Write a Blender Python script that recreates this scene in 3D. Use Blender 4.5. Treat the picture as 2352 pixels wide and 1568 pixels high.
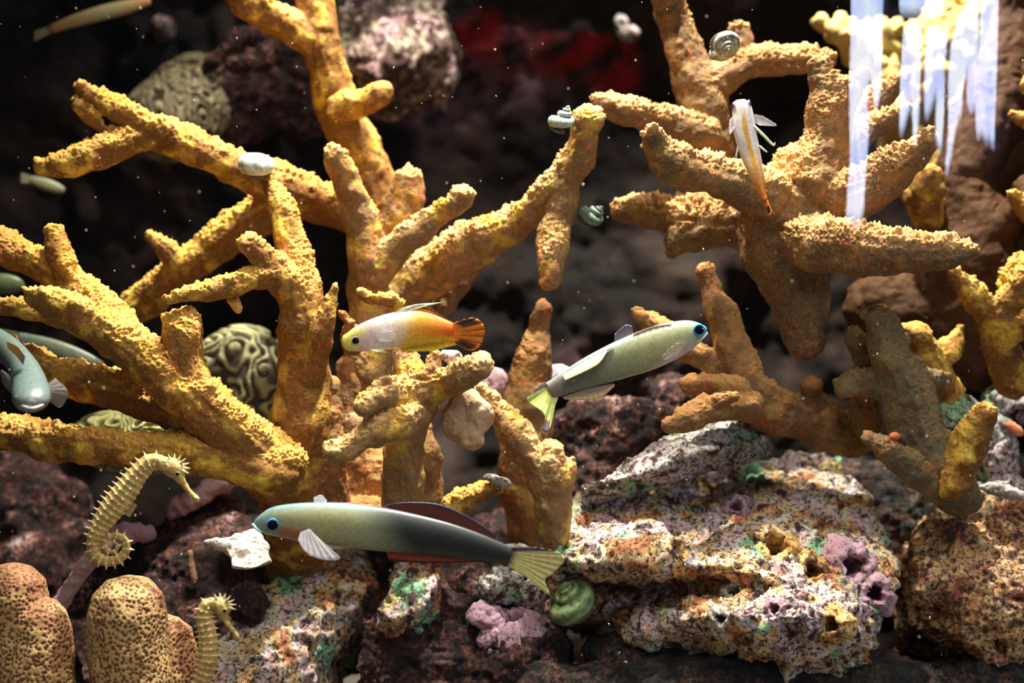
import bpy, bmesh, math, random
import numpy as np
from mathutils import Vector, Matrix
from mathutils.bvhtree import BVHTree

for o in list(bpy.data.objects): bpy.data.objects.remove(o)
S = bpy.context.scene
COL = S.collection
PI = math.pi

# ------------------------------------------------------------------ camera
D = 1.0                # metres from the lens to the plane y = 0
PX = 0.00025           # metres per photo pixel on that plane
CZ = 0.26
cam_d = bpy.data.cameras.new('camera'); cam = bpy.data.objects.new('camera', cam_d); COL.objects.link(cam)
cam.location = (0, -D, CZ); cam.rotation_euler = (PI/2, 0, 0)
cam_d.sensor_width = 36; cam_d.lens = 36*D/(2352*PX); cam_d.clip_start = 0.02; cam_d.clip_end = 20
cam_d.dof.use_dof = True; cam_d.dof.focus_distance = 0.96; cam_d.dof.aperture_fstop = 5.0
S.camera = cam

# ------------------------------------------------------------------ world, lamps, exposure
w = bpy.data.worlds.new('world'); S.world = w; w.use_nodes = True
w.node_tree.nodes['Background'].inputs[0].default_value = (0.55, 0.62, 0.75, 1)
w.node_tree.nodes['Background'].inputs[1].default_value = 0.035
def spot(name, loc, tgt, power, ang, col, rad, blend=0.3):
    l = bpy.data.lights.new(name, 'SPOT'); l.energy = power; l.spot_size = math.radians(ang); l.spot_blend = blend
    l.color = col; l.shadow_soft_size = rad
    o = bpy.data.objects.new(name, l); COL.objects.link(o); o.location = loc
    o.rotation_euler = (Vector(tgt)-Vector(loc)).to_track_quat('-Z', 'Y').to_euler()
    return o
spot('added_rock_beam', (0.13, -0.32, 1.05), (0.12, -0.05, 0.12), 62, 19, (1.0, 0.96, 0.9), 0.011, 0.5)  # added beam to brighten the rock slope; not a tank lamp
spot('tank_lamp_right', (0.13, 0.02, 1.08), (0.15, 0.03, 0.15), 84, 62, (1.0, 0.95, 0.86), 0.011)
spot('tank_lamp_left', (-0.10, -0.09, 1.08), (-0.15, 0.01, 0.15), 47, 52, (1.0, 0.94, 0.80), 0.011)
spot('tank_lamp_back', (0.06, 0.17, 1.08), (0.04, 0.27, 0.3), 12, 70, (1.0, 0.93, 0.85), 0.03)
vs = S.view_settings; vs.view_transform = 'Standard'; vs.look = 'None'; vs.exposure = 0.1; vs.gamma = 1; vs.use_curve_mapping = False

# ------------------------------------------------------------------ helpers
def sc(y): return (y+D)*PX/D
def P(px, py, y): s = sc(y); return np.array(((px-1176)*s, y, CZ-(py-784)*s))

M32 = np.uint32(0xffffffff)
def _hash(ix, iy, iz, seed=0):
    h = (ix.astype(np.int64)*374761393 + iy.astype(np.int64)*668265263 + iz.astype(np.int64)*2147483647 + seed*974634777) & 0xffffffff
    h = ((h ^ (h >> 13))*1274126177) & 0xffffffff
    h = ((h ^ (h >> 16))*2246822519) & 0xffffffff
    h = h ^ (h >> 15)
    return (h & 0xffffff)/float(0xffffff)
def vnoise(p, seed=0):
    i = np.floor(p).astype(np.int64); f = p-i; f = f*f*(3-2*f)
    r = 0
    for dx in (0,1):
        wx = f[:,0] if dx else 1-f[:,0]
        for dy in (0,1):
            wy = f[:,1] if dy else 1-f[:,1]
            for dz in (0,1):
                wz = f[:,2] if dz else 1-f[:,2]
                r = r + wx*wy*wz*_hash(i[:,0]+dx, i[:,1]+dy, i[:,2]+dz, seed)
    return r*2-1
def fbm(p, octv=4, seed=0, gain=0.5):
    a, r, t = 1.0, 0, 0
    for k in range(octv):
        r = r + a*vnoise(p*(2.03**k)+17.3*k, seed+k); t += a; a *= gain
    return r/t*1.6
def voro(p, seed=0):
    i = np.floor(p).astype(np.int64); best = np.full(len(p), 9.0)
    for dx in (-1,0,1):
        for dy in (-1,0,1):
            for dz in (-1,0,1):
                a, b, c = i[:,0]+dx, i[:,1]+dy, i[:,2]+dz
                q = np.stack((a+_hash(a,b,c,seed+1), b+_hash(a,b,c,seed+2), c+_hash(a,b,c,seed+3)), 1)
                best = np.minimum(best, ((q-p)**2).sum(1))
    return np.sqrt(best)
def sstep(a, b, x): t = np.clip((x-a)/(b-a), 0, 1); return t*t*(3-2*t)

# meshes as (verts Nx3, list of faces)
class MB:
    def __init__(s): s.v = []; s.f = []; s.n = 0
    def add(s, v, f):
        s.v.append(np.asarray(v, float)); s.f += [tuple(i+s.n for i in q) for q in f]; s.n += len(v); return s
    def arr(s): return np.concatenate(s.v), s.f
def catmull(pts, n=5):
    pts = [np.asarray(p, float) for p in pts]
    if len(pts) == 2: return [pts[0]*(1-t)+pts[1]*t for t in np.linspace(0, 1, n+1)]
    q = [2*pts[0]-pts[1]]+pts+[2*pts[-1]-pts[-2]]; out = []
    for i in range(1, len(q)-2):
        for k in range(n):
            t = k/n; a, b, c, d = q[i-1], q[i], q[i+1], q[i+2]
            out.append(0.5*((2*b)+(-a+c)*t+(2*a-5*b+4*c-d)*t*t+(-a+3*b-3*c+d)*t**3))
    out.append(pts[-1]); return out
def frames(c, up):
    T = np.gradient(c, axis=0); T /= np.linalg.norm(T, axis=1)[:, None]+1e-12
    U = np.array(up, float)[None]-T*(T@np.array(up, float))[:, None]
    bad = np.linalg.norm(U, axis=1) < 0.2
    U[bad] = np.cross(T[bad], (0.3, 1, 0.2)); U /= np.linalg.norm(U, axis=1)[:, None]+1e-12
    return T, U, np.cross(T, U)
def loft(c, ra, rb, seg=16, up=(0, 1, 0), cap=True):
    """rings of half-height ra along `up` and half-width rb sideways"""
    c = np.asarray(c); T, U, V = frames(c, up); vs_, fs = [], []
    th = np.arange(seg)*2*PI/seg
    for i in range(len(c)):
        vs_.append(c[i]+np.cos(th)[:, None]*U[i]*ra[i]+np.sin(th)[:, None]*V[i]*rb[i])
    v = np.concatenate(vs_)
    for i in range(len(c)-1):
        for k in range(seg): a = i*seg+k; b = i*seg+(k+1) % seg; fs.append((a, b, b+seg, a+seg))
    if cap: fs.append(tuple(range(seg))[::-1]); fs.append(tuple((len(c)-1)*seg+k for k in range(seg)))
    return v, fs
def tube(pts, seg=14, n=5):
    """pts: (x,y,z,r) world; rounded ends"""
    q = np.array(catmull(pts, n)); c = q[:, :3]; r = np.maximum(q[:, 3], 1e-5)
    t0 = c[0]-c[1]; t0 /= np.linalg.norm(t0)+1e-12; t1 = c[-1]-c[-2]; t1 /= np.linalg.norm(t1)+1e-12
    A = [(c[0]+t0*r[0]*math.sin(a), r[0]*math.cos(a)) for a in (1.45, 1.0, 0.5)]
    B = [(c[-1]+t1*r[-1]*math.sin(a), r[-1]*math.cos(a)) for a in (0.5, 1.0, 1.45)]
    cc = np.array([a[0] for a in A]+list(c)+[b[0] for b in B]); rr = np.array([a[1] for a in A]+list(r)+[b[1] for b in B])
    return loft(cc, rr, rr, seg)
def ptube(path, **k): return tube([(*P(a, b, y), r*sc(y)) for a, b, y, r in path], **k)
def ellipsoid(c, r, rot=(0, 0, 0), nu=20, nv=14):
    R = np.array(Matrix.Rotation(rot[2], 3, 'Z') @ Matrix.Rotation(rot[1], 3, 'Y') @ Matrix.Rotation(rot[0], 3, 'X'))
    v = [(0, 0, 1)]; f = []
    for j in range(1, nv):
        a = PI*j/nv
        for i in range(nu): b = 2*PI*i/nu; v.append((math.sin(a)*math.cos(b), math.sin(a)*math.sin(b), math.cos(a)))
    v.append((0, 0, -1)); v = np.array(v)*np.array(r)
    for i in range(nu): f.append((0, 1+i, 1+(i+1) % nu))
    for j in range(nv-2):
        for i in range(nu): a = 1+j*nu+i; b = 1+j*nu+(i+1) % nu; f.append((a, a+nu, b+nu, b))
    e = 1+(nv-2)*nu
    for i in range(nu): f.append((e+i, len(v)-1, e+(i+1) % nu))
    return v@R.T+np.asarray(c), f
def pell(px, py, y, rx, rz, ry=None, rot=(0, 0, 0)):
    s = sc(y); return ellipsoid(P(px, py, y), (rx*s, (ry if ry else (rx+rz)/2)*s, rz*s), rot)
def slab(rows, thick=0.05, drop=0.35, n=5):
    """rows of (px,py,y) control points, top row first; a solid whose front face follows them"""
    G = np.array([[P(*p) for p in r] for r in rows])
    a = np.array([catmull(list(r), n) for r in G]); a = np.array([catmull(list(a[:, j]), n) for j in range(a.shape[1])]).transpose(1, 0, 2)
    h, w_ = a.shape[:2]; off = np.array((0, 1, -drop)); off = off/np.linalg.norm(off)*thick
    v = np.concatenate((a.reshape(-1, 3), a.reshape(-1, 3)+off)); N = h*w_; f = []
    for i in range(h-1):
        for j in range(w_-1):
            q = i*w_+j; f.append((q, q+w_, q+w_+1, q+1)); f.append((N+q, N+q+1, N+q+w_+1, N+q+w_))
    for j in range(w_-1):
        f.append((j, j+1, N+j+1, N+j)); q = (h-1)*w_+j; f.append((q+1, q, N+q, N+q+1))
    for i in range(h-1):
        q = i*w_; f.append((q+w_, q, N+q, N+q+w_)); q = i*w_+w_-1; f.append((q, q+w_, N+q+w_, N+q))
    return v, f

def mesh_raw(name, v, f):
    me = bpy.data.meshes.new(name); me.from_pydata([tuple(x) for x in v], [], [tuple(q) for q in f]); return me
def mesh_np(name, v, quads):
    """fast mesh from Nx3 and Mx4"""
    me = bpy.data.meshes.new(name); me.vertices.add(len(v)); me.vertices.foreach_set('co', np.asarray(v, np.float32).ravel())
    m = len(quads); me.loops.add(m*4); me.loops.foreach_set('vertex_index', np.asarray(quads, np.int32).ravel())
    me.polygons.add(m); me.polygons.foreach_set('loop_start', np.arange(0, m*4, 4, dtype=np.int32))
    me.polygons.foreach_set('loop_total', np.full(m, 4, np.int32)); me.update(calc_edges=True)
    me.polygons.foreach_set('use_smooth', np.ones(m, bool)); return me
def remesh(mb, vox, smooth=4):
    v, f = mb.arr(); me = mesh_raw('tmp', v, f); o = bpy.data.objects.new('tmp', me); COL.objects.link(o)
    m = o.modifiers.new('r', 'REMESH'); m.mode = 'VOXEL'; m.voxel_size = vox; m.adaptivity = 0
    if smooth: m = o.modifiers.new('s', 'SMOOTH'); m.factor = 0.5; m.iterations = smooth
    dg = bpy.context.evaluated_depsgraph_get(); e = o.evaluated_get(dg).to_mesh()
    V = np.empty(len(e.vertices)*3, np.float32); e.vertices.foreach_get('co', V); V = V.reshape(-1, 3).astype(float)
    N = np.empty(len(e.vertices)*3, np.float32); e.vertex_normals.foreach_get('vector', N); N = N.reshape(-1, 3).astype(float)
    L = np.empty(len(e.loops), np.int32); e.loops.foreach_get('vertex_index', L)
    if len(L) != 4*len(e.polygons): raise RuntimeError('not quads')
    Q = L.reshape(-1, 4).copy(); bpy.data.objects.remove(o); bpy.data.meshes.remove(me)
    return V, N, Q
def attr(me, name, val):
    a = me.attributes.new(name, 'FLOAT', 'POINT'); a.data.foreach_set('value', np.asarray(val, np.float32))
def colattr(me, cols):
    a = me.attributes.new('hue', 'FLOAT_COLOR', 'POINT'); c = np.ones((len(cols), 4), np.float32); c[:, :3] = np.clip(cols, 0, 1)
    a.data.foreach_set('color', c.ravel())
def obj(name, me, mat, parent=None):
    o = bpy.data.objects.new(name, me); COL.objects.link(o)
    if mat: me.materials.append(mat)
    if parent:
        o.parent = parent
        o.matrix_parent_inverse = Matrix.Translation(-parent.location)
    return o
def simple(name, mb, mat, parent=None, smooth=True, cols=None):
    v, f = mb.arr(); me = mesh_raw(name, v, f)
    if smooth:
        for p in me.polygons: p.use_smooth = True
    if cols is not None: colattr(me, cols)
    return obj(name, me, mat, parent)
def tag(o, label, cat, group=None, kind=None):
    o['label'] = label; o['category'] = cat
    if group: o['group'] = group
    if kind: o['kind'] = kind
    return o
def thing(name, label, cat, loc, group=None):
    o = bpy.data.objects.new(name, None); COL.objects.link(o); o.location = tuple(float(x) for x in loc); o.empty_display_size = 0.01
    return tag(o, label, cat, group)
def struct(o): o['kind'] = 'structure'; return o

# ------------------------------------------------------------------ materials
def nt(name):
    m = bpy.data.materials.new(name); m.use_nodes = True; t = m.node_tree; b = t.nodes['Principled BSDF']; return m, t, b
def N_(t, typ, **k):
    n = t.nodes.new(typ)
    for a, v in k.items():
        if a in n.inputs: n.inputs[a].default_value = v
        else: setattr(n, a, v)
    return n
def noise_n(t, co, scale, detail=5, rough=0.6, dist=0):
    n = N_(t, 'ShaderNodeTexNoise'); n.inputs['Scale'].default_value = scale; n.inputs['Detail'].default_value = detail
    n.inputs['Roughness'].default_value = rough; n.inputs['Distortion'].default_value = dist; t.links.new(co, n.inputs['Vector']); return n
def ramp_n(t, fac, stops, interp='LINEAR'):
    r = N_(t, 'ShaderNodeValToRGB'); e = r.color_ramp.elements; r.color_ramp.interpolation = interp
    while len(e) < len(stops): e.new(0.5)
    for i, (p, c) in enumerate(stops): e[i].position = p; e[i].color = (*c, 1)
    t.links.new(fac, r.inputs[0]); return r
def mix_n(t, fac, a, b, mode='MIX'):
    m = N_(t, 'ShaderNodeMix'); m.data_type = 'RGBA'; m.blend_type = mode
    if isinstance(fac, (int, float)): m.inputs[0].default_value = fac
    else: t.links.new(fac, m.inputs[0])
    for k, x in ((6, a), (7, b)):
        if isinstance(x, tuple): m.inputs[k].default_value = (*x, 1)
        else: t.links.new(x, m.inputs[k])
    return m.outputs[2]
def bump_n(t, b, h, strength, dist):
    n = N_(t, 'ShaderNodeBump'); n.inputs['Strength'].default_value = strength; n.inputs['Distance'].default_value = dist
    t.links.new(h, n.inputs['Height']); t.links.new(n.outputs[0], b.inputs['Normal'])

def coral_mat(name, base, crust_toplight, red, yellow, k=1.0):
    m, t, b = nt(name); co = N_(t, 'ShaderNodeTexCoord').outputs['Object']; L = t.links.new
    a = N_(t, 'ShaderNodeAttribute'); a.attribute_name = 'crust_toplight'
    n1 = noise_n(t, co, 55*k, 4, 0.6); n2 = noise_n(t, co, 260*k, 5, 0.7); n3 = noise_n(t, co, 28*k, 3, 0.5)
    sp = noise_n(t, co, 900*k, 3, 0.6)
    c = mix_n(t, a.outputs['Fac'], base, crust_toplight)  # crusty growth on top, with lit tops and shaded brown below painted in
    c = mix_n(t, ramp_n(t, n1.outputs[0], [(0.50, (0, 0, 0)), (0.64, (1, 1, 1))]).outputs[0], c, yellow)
    rm = N_(t, 'ShaderNodeMath', operation='MULTIPLY'); L(ramp_n(t, n2.outputs[0], [(0.50, (0, 0, 0)), (0.64, (1, 1, 1))]).outputs[0], rm.inputs[0]); L(ramp_n(t, n3.outputs[0], [(0.42, (0.15, 0.15, 0.15)), (0.6, (1, 1, 1))]).outputs[0], rm.inputs[1])
    c = mix_n(t, rm.outputs[0], c, red)
    c = mix_n(t, ramp_n(t, sp.outputs[0], [(0.30, (0.30, 0.24, 0.2)), (0.48, (1, 1, 1))]).outputs[0], mix_n(t, 1.0, c, (0.42, 0.34, 0.28), 'MULTIPLY'), c)
    L(c, b.inputs['Base Color']); b.inputs['Roughness'].default_value = 0.75; b.inputs['Specular IOR Level'].default_value = 0.25
    bump_n(t, b, sp.outputs[0], 0.5, 0.0008)
    return m
M = {}
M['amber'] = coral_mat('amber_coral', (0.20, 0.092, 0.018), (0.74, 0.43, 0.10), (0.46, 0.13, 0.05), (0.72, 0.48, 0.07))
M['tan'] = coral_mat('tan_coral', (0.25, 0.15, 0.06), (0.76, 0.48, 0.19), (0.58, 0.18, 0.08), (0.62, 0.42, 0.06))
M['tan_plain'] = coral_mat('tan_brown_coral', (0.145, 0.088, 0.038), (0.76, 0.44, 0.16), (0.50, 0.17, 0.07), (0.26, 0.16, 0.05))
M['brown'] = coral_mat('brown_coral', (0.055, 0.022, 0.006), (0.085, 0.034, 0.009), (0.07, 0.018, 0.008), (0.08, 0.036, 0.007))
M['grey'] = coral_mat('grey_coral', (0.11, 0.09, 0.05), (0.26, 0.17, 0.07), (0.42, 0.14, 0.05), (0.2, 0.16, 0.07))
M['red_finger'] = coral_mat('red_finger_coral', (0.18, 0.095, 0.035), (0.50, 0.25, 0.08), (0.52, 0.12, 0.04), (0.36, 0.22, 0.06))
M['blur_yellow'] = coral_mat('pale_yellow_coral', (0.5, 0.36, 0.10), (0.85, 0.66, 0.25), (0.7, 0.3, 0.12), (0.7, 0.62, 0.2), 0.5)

def rock_mat(name, stops, speck=(0.06, 0.028, 0.024), speck_at=(0.36, 0.47), scale=45, tint=None, tint_col=(0.2, 0.6, 0.3), fine=420):
    m, t, b = nt(name); co = N_(t, 'ShaderNodeTexCoord').outputs['Object']; L = t.links.new
    n1 = noise_n(t, co, scale, 4, 0.6, 0.6); c = ramp_n(t, n1.outputs[0], stops).outputs[0]
    n4 = noise_n(t, co, scale*0.8, 2, 0.5); mp = N_(t, 'ShaderNodeMapping'); mp.inputs['Location'].default_value = (3.1, 1.7, 0.4); L(co, mp.inputs[0]); L(mp.outputs[0], n4.inputs['Vector'])
    if tint: c = mix_n(t, ramp_n(t, n4.outputs[0], [(tint, (0, 0, 0)), (tint+0.06, (1, 1, 1))]).outputs[0], c, tint_col)
    n2 = noise_n(t, co, fine, 6, 0.7); n3 = noise_n(t, co, fine*0.27, 5, 0.65)
    s1 = ramp_n(t, n2.outputs[0], [(speck_at[0], (1, 1, 1)), (speck_at[1], (0, 0, 0))]).outputs[0]
    s2 = ramp_n(t, n3.outputs[0], [(speck_at[0]-0.02, (1, 1, 1)), (speck_at[1]-0.02, (0, 0, 0))]).outputs[0]
    ad = N_(t, 'ShaderNodeMath', operation='MAXIMUM'); L(s1, ad.inputs[0]); L(s2, ad.inputs[1])
    c = mix_n(t, ad.outputs[0], c, speck)
    L(c, b.inputs['Base Color']); b.inputs['Roughness'].default_value = 0.8; b.inputs['Specular IOR Level'].default_value = 0.25
    bump_n(t, b, n2.outputs[0], 0.7, 0.0016)
    return m
M['rock_bright'] = rock_mat('encrusted_rock', [(0.34, (0.48, 0.17, 0.09)), (0.42, (0.66, 0.36, 0.15)), (0.48, (0.66, 0.54, 0.30)), (0.53, (0.66, 0.62, 0.60)), (0.59, (0.68, 0.40, 0.42)), (0.66, (0.68, 0.58, 0.22))], scale=36, speck_at=(0.41, 0.50), tint=0.60, tint_col=(0.24, 0.50, 0.28))
M['rock_grey'] = rock_mat('pale_grey_rock', [(0.35, (0.36, 0.33, 0.27)), (0.5, (0.60, 0.58, 0.53)), (0.62, (0.60, 0.44, 0.45)), (0.75, (0.5, 0.56, 0.30))], scale=35, speck_at=(0.42, 0.51), tint=0.56, tint_col=(0.26, 0.44, 0.26))
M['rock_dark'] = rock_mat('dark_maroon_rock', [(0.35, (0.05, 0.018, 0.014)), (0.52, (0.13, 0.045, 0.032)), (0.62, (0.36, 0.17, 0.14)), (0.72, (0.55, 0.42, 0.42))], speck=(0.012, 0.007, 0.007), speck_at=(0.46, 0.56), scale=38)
M['rock_orange'] = rock_mat('orange_rock', [(0.35, (0.26, 0.09, 0.04)), (0.46, (0.58, 0.30, 0.12)), (0.55, (0.70, 0.50, 0.26)), (0.66, (0.70, 0.27, 0.16))], speck_at=(0.42, 0.52), scale=42)
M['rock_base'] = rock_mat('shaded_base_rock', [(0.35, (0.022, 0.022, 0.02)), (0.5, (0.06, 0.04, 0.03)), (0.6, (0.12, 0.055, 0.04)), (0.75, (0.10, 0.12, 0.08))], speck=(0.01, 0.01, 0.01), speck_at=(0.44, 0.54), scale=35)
M['rock_pink'] = rock_mat('pink_crusted_rock', [(0.35, (0.18, 0.12, 0.09)), (0.48, (0.50, 0.42, 0.30)), (0.56, (0.60, 0.36, 0.36)), (0.7, (0.52, 0.38, 0.48))], speck_at=(0.45, 0.55), scale=26, fine=160, tint=0.6, tint_col=(0.3, 0.42, 0.18))
M['rock_lilac'] = rock_mat('lilac_shell', [(0.4, (0.50, 0.28, 0.33)), (0.6, (0.62, 0.42, 0.50))], speck_at=(0.37, 0.47), scale=60)
M['rock_yellow'] = rock_mat('yellow_orange_shell', [(0.4, (0.66, 0.34, 0.10)), (0.55, (0.70, 0.48, 0.17)), (0.7, (0.8, 0.6, 0.5))], speck_at=(0.40, 0.50), scale=60)
M['rock_white'] = rock_mat('white_shell_fragment', [(0.4, (0.42, 0.40, 0.34)), (0.6, (0.58, 0.55, 0.52))], speck=(0.16, 0.12, 0.09), speck_at=(0.40, 0.48), scale=50)
M['peach'] = rock_mat('peach_shell', [(0.4, (0.50, 0.29, 0.15)), (0.6, (0.66, 0.46, 0.28))], speck=(0.42, 0.3, 0.18), speck_at=(0.22, 0.32), scale=30)
M['pinkchip'] = rock_mat('pink_shell_fragment', [(0.4, (0.62, 0.36, 0.42)), (0.6, (0.75, 0.5, 0.55))], speck=(0.4, 0.2, 0.25), speck_at=(0.24, 0.34), scale=30)
M['redchip'] = rock_mat('red_orange_sponge', [(0.4, (0.62, 0.16, 0.07)), (0.6, (0.75, 0.28, 0.14))], speck_at=(0.24, 0.34), scale=30)

def wall_mat():
    m, t, b = nt('back_wall_rock'); co = N_(t, 'ShaderNodeTexCoord').outputs['Object']; L = t.links.new
    n1 = noise_n(t, co, 14, 6, 0.65); c = ramp_n(t, n1.outputs[0], [(0.35, (0.008, 0.009, 0.009)), (0.5, (0.024, 0.017, 0.013)), (0.62, (0.055, 0.034, 0.028)), (0.75, (0.034, 0.04, 0.026))]).outputs[0]
    g = N_(t, 'ShaderNodeAttribute'); g.attribute_name = 'red'
    n2 = noise_n(t, co, 40, 5, 0.65)
    mu = N_(t, 'ShaderNodeMath', operation='MULTIPLY'); L(g.outputs['Fac'], mu.inputs[0]); L(ramp_n(t, n2.outputs[0], [(0.4, (0, 0, 0)), (0.55, (1, 1, 1))]).outputs[0], mu.inputs[1])
    c = mix_n(t, mu.outputs[0], c, (0.32, 0.012, 0.012))
    g2 = N_(t, 'ShaderNodeAttribute'); g2.attribute_name = 'lilac'
    mu2 = N_(t, 'ShaderNodeMath', operation='MULTIPLY'); L(g2.outputs['Fac'], mu2.inputs[0]); L(ramp_n(t, n2.outputs[0], [(0.42, (0, 0, 0)), (0.6, (1, 1, 1))]).outputs[0], mu2.inputs[1])
    c = mix_n(t, mu2.outputs[0], c, (0.17, 0.10, 0.11))
    L(c, b.inputs['Base Color']); b.inputs['Roughness'].default_value = 0.85; b.inputs['Specular IOR Level'].default_value = 0.15
    bump_n(t, b, noise_n(t, co, 120, 6, 0.7).outputs[0], 0.8, 0.006); return m
def plain(name, col, rough=0.7, spec=0.3, nscale=60, var=0.3, bump=0.2, bd=0.001):
    m, t, b = nt(name); co = N_(t, 'ShaderNodeTexCoord').outputs['Object']
    n = noise_n(t, co, nscale, 4, 0.6); c = mix_n(t, n.outputs[0], tuple(x*(1-var) for x in col), tuple(min(1, x*(1+var)) for x in col))
    t.links.new(c, b.inputs['Base Color']); b.inputs['Roughness'].default_value = rough; b.inputs['Specular IOR Level'].default_value = spec
    if bump: bump_n(t, b, n.outputs[0], bump, bd)
    return m
def hue_mat(name, rough=0.35, spec=0.4, alpha=None, nscale=500, var=0.12, bump=0.0, sss=0.0, ray=None):
    m, t, b = nt(name); a = N_(t, 'ShaderNodeAttribute'); a.attribute_name = 'hue'; co = N_(t, 'ShaderNodeTexCoord').outputs['Object']
    n = noise_n(t, co, nscale, 3, 0.6)
    c = mix_n(t, ramp_n(t, n.outputs[0], [(0.35, (1-var*2,)*3), (0.6, (1, 1, 1))]).outputs[0], (0, 0, 0), a.outputs['Color'], 'MIX')
    t.links.new(c, b.inputs['Base Color']); b.inputs['Roughness'].default_value = rough; b.inputs['Specular IOR Level'].default_value = spec
    if bump: bump_n(t, b, n.outputs[0], bump, 0.0006)
    if alpha is not None: b.inputs['Alpha'].default_value = alpha
    return m
M['fish'] = hue_mat('fish_skin', 0.38, 0.45)
M['fin'] = hue_mat('fish_fin', 0.45, 0.3, alpha=0.86)
M['fin_clear'] = hue_mat('clear_fin', 0.45, 0.3, alpha=0.5)
M['fin_faint'] = hue_mat('faint_fin', 0.45, 0.2, alpha=0.25)
M['eye'] = hue_mat('fish_eye', 0.08, 0.8)
M['seahorse'] = hue_mat('seahorse_skin', 0.6, 0.3, nscale=300, var=0.2, bump=0.4)
M['shell_hue'] = hue_mat('snail_shell', 0.6, 0.35, nscale=260, var=0.28, bump=0.5)
M['porites'] = hue_mat('dotted_coral', 0.7, 0.25, nscale=600, var=0.1, bump=0.2)
M['brain'] = hue_mat('brain_coral', 0.75, 0.2, nscale=300, var=0.15, bump=0.3)

# ------------------------------------------------------------------ the tank
def grid_wall(name, f, nx, nz, mat, extra=None):
    U, V = np.meshgrid(np.linspace(0, 1, nx), np.linspace(0, 1, nz)); v = f(U.ravel(), V.ravel())
    i = np.arange(nz-1)[:, None]*nx+np.arange(nx-1)[None]; i = i.ravel(); q = np.stack((i, i+1, i+nx+1, i+nx), 1)
    me = mesh_np(name, v, q)
    if extra: extra(me, v)
    return struct(obj(name, me, mat))
def bw(u, v):
    p = np.stack((u*1.1-0.55, np.full_like(u, 0.40), v*0.9), 1)
    d = fbm(p*7, 5, 3)*0.045+np.abs(fbm(p*22, 4, 9))*0.012
    p[:, 1] -= d; return p
def bw_extra(me, v):
    def blob(px, py, rx, ry):
        c = P(px, py, 0.38); s = sc(0.38); return np.exp(-(((v[:, 0]-c[0])/(rx*s))**2+((v[:, 2]-c[2])/(ry*s))**2))
    n = fbm(v*30, 3, 5)*0.5
    attr(me, 'red', sstep(0.25, 0.6, blob(1130, 70, 80, 90)+blob(1290, 110, 140, 60)+blob(1400, 160, 60, 50)+n*0.6-0.05))
    attr(me, 'lilac', sstep(0.2, 0.7, blob(1080, 180, 240, 70)+blob(1200, 60, 50, 60)+blob(950, 230, 180, 60)+blob(1480, 880, 200, 120)+n*0.4))
grid_wall('wall_back', bw, 300, 250, wall_mat(), bw_extra)
M['side'] = plain('dark_tank_side', (0.012, 0.012, 0.014), 0.6, 0.2)
def box(x0, x1, y0, y1, z0, z1):
    v = [(x, y, z) for x in (x0, x1) for y in (y0, y1) for z in (z0, z1)]
    return v, [(0, 1, 3, 2), (4, 6, 7, 5), (0, 4, 5, 1), (2, 3, 7, 6), (0, 2, 6, 4), (1, 5, 7, 3)]
for nm, b_ in (('wall_left', (-0.57, -0.55, -0.22, 0.42, -0.02, 0.9)), ('wall_right', (0.55, 0.57, -0.22, 0.42, -0.02, 0.9))):
    struct(simple(nm, MB().add(*box(*b_)), M['side'], smooth=False))
struct(simple('floor', MB().add(*box(-0.57, 0.57, -0.22, 0.42, -0.03, 0.0)), plain('tank_gravel', (0.10, 0.08, 0.06), 0.9, 0.2, 300, 0.6, 0.8, 0.002), smooth=False))

# front pane: thin clear glass, reflecting the windows of the visitors' hall
m, t, b = nt('clear_glass'); t.nodes.remove(b); out = t.nodes['Material Output']
co = N_(t, 'ShaderNodeTexCoord').outputs['Object']; mp = N_(t, 'ShaderNodeMapping'); mp.inputs['Scale'].default_value = (34, 1, 5); t.links.new(co, mp.inputs[0])
nn = noise_n(t, mp.outputs[0], 1.0, 2, 0.5); bp = N_(t, 'ShaderNodeBump'); bp.inputs['Strength'].default_value = 0.05; bp.inputs['Distance'].default_value = 0.0003
t.links.new(nn.outputs[0], bp.inputs['Height'])
fr = N_(t, 'ShaderNodeFresnel'); fr.inputs[0].default_value = 1.5
f2 = N_(t, 'ShaderNodeMath', operation='MULTIPLY'); f2.inputs[1].default_value = 1.0; t.links.new(fr.outputs[0], f2.inputs[0])
gl = N_(t, 'ShaderNodeBsdfGlossy'); gl.inputs['Roughness'].default_value = 0.0; t.links.new(bp.outputs[0], gl.inputs['Normal'])
tr = N_(t, 'ShaderNodeBsdfTransparent'); mx = N_(t, 'ShaderNodeMixShader')
t.links.new(f2.outputs[0], mx.inputs[0]); t.links.new(tr.outputs[0], mx.inputs[1]); t.links.new(gl.outputs[0], mx.inputs[2]); t.links.new(mx.outputs[0], out.inputs[0])
M['glass'] = m
GY, GR = -0.215, 0.80          # nearest point of the bowed acrylic front and its radius
nz_ = 40; va, vi, fa = [], [], []
for k in range(nz_+1):
    a = math.asin(0.55/GR)*(2*k/nz_-1); va += [(GR*math.sin(a), GY+GR*(1-math.cos(a)), 0), (GR*math.sin(a), GY+GR*(1-math.cos(a)), 0.9)]
fa = [(2*k, 2*k+2, 2*k+3, 2*k+1) for k in range(nz_)]
me = mesh_raw('window_tank_front', va, fa)
for p in me.polygons: p.use_smooth = True
nr = [Vector((math.sin(math.asin(0.55/GR)*(2*k/nz_-1)), -math.cos(math.asin(0.55/GR)*(2*k/nz_-1)), 0)) for k in range(nz_+1)]
me.normals_split_custom_set_from_vertices([nr[k//2] for k in range(2*nz_+2)])
struct(obj('window_tank_front', me, M['glass']))

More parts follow.
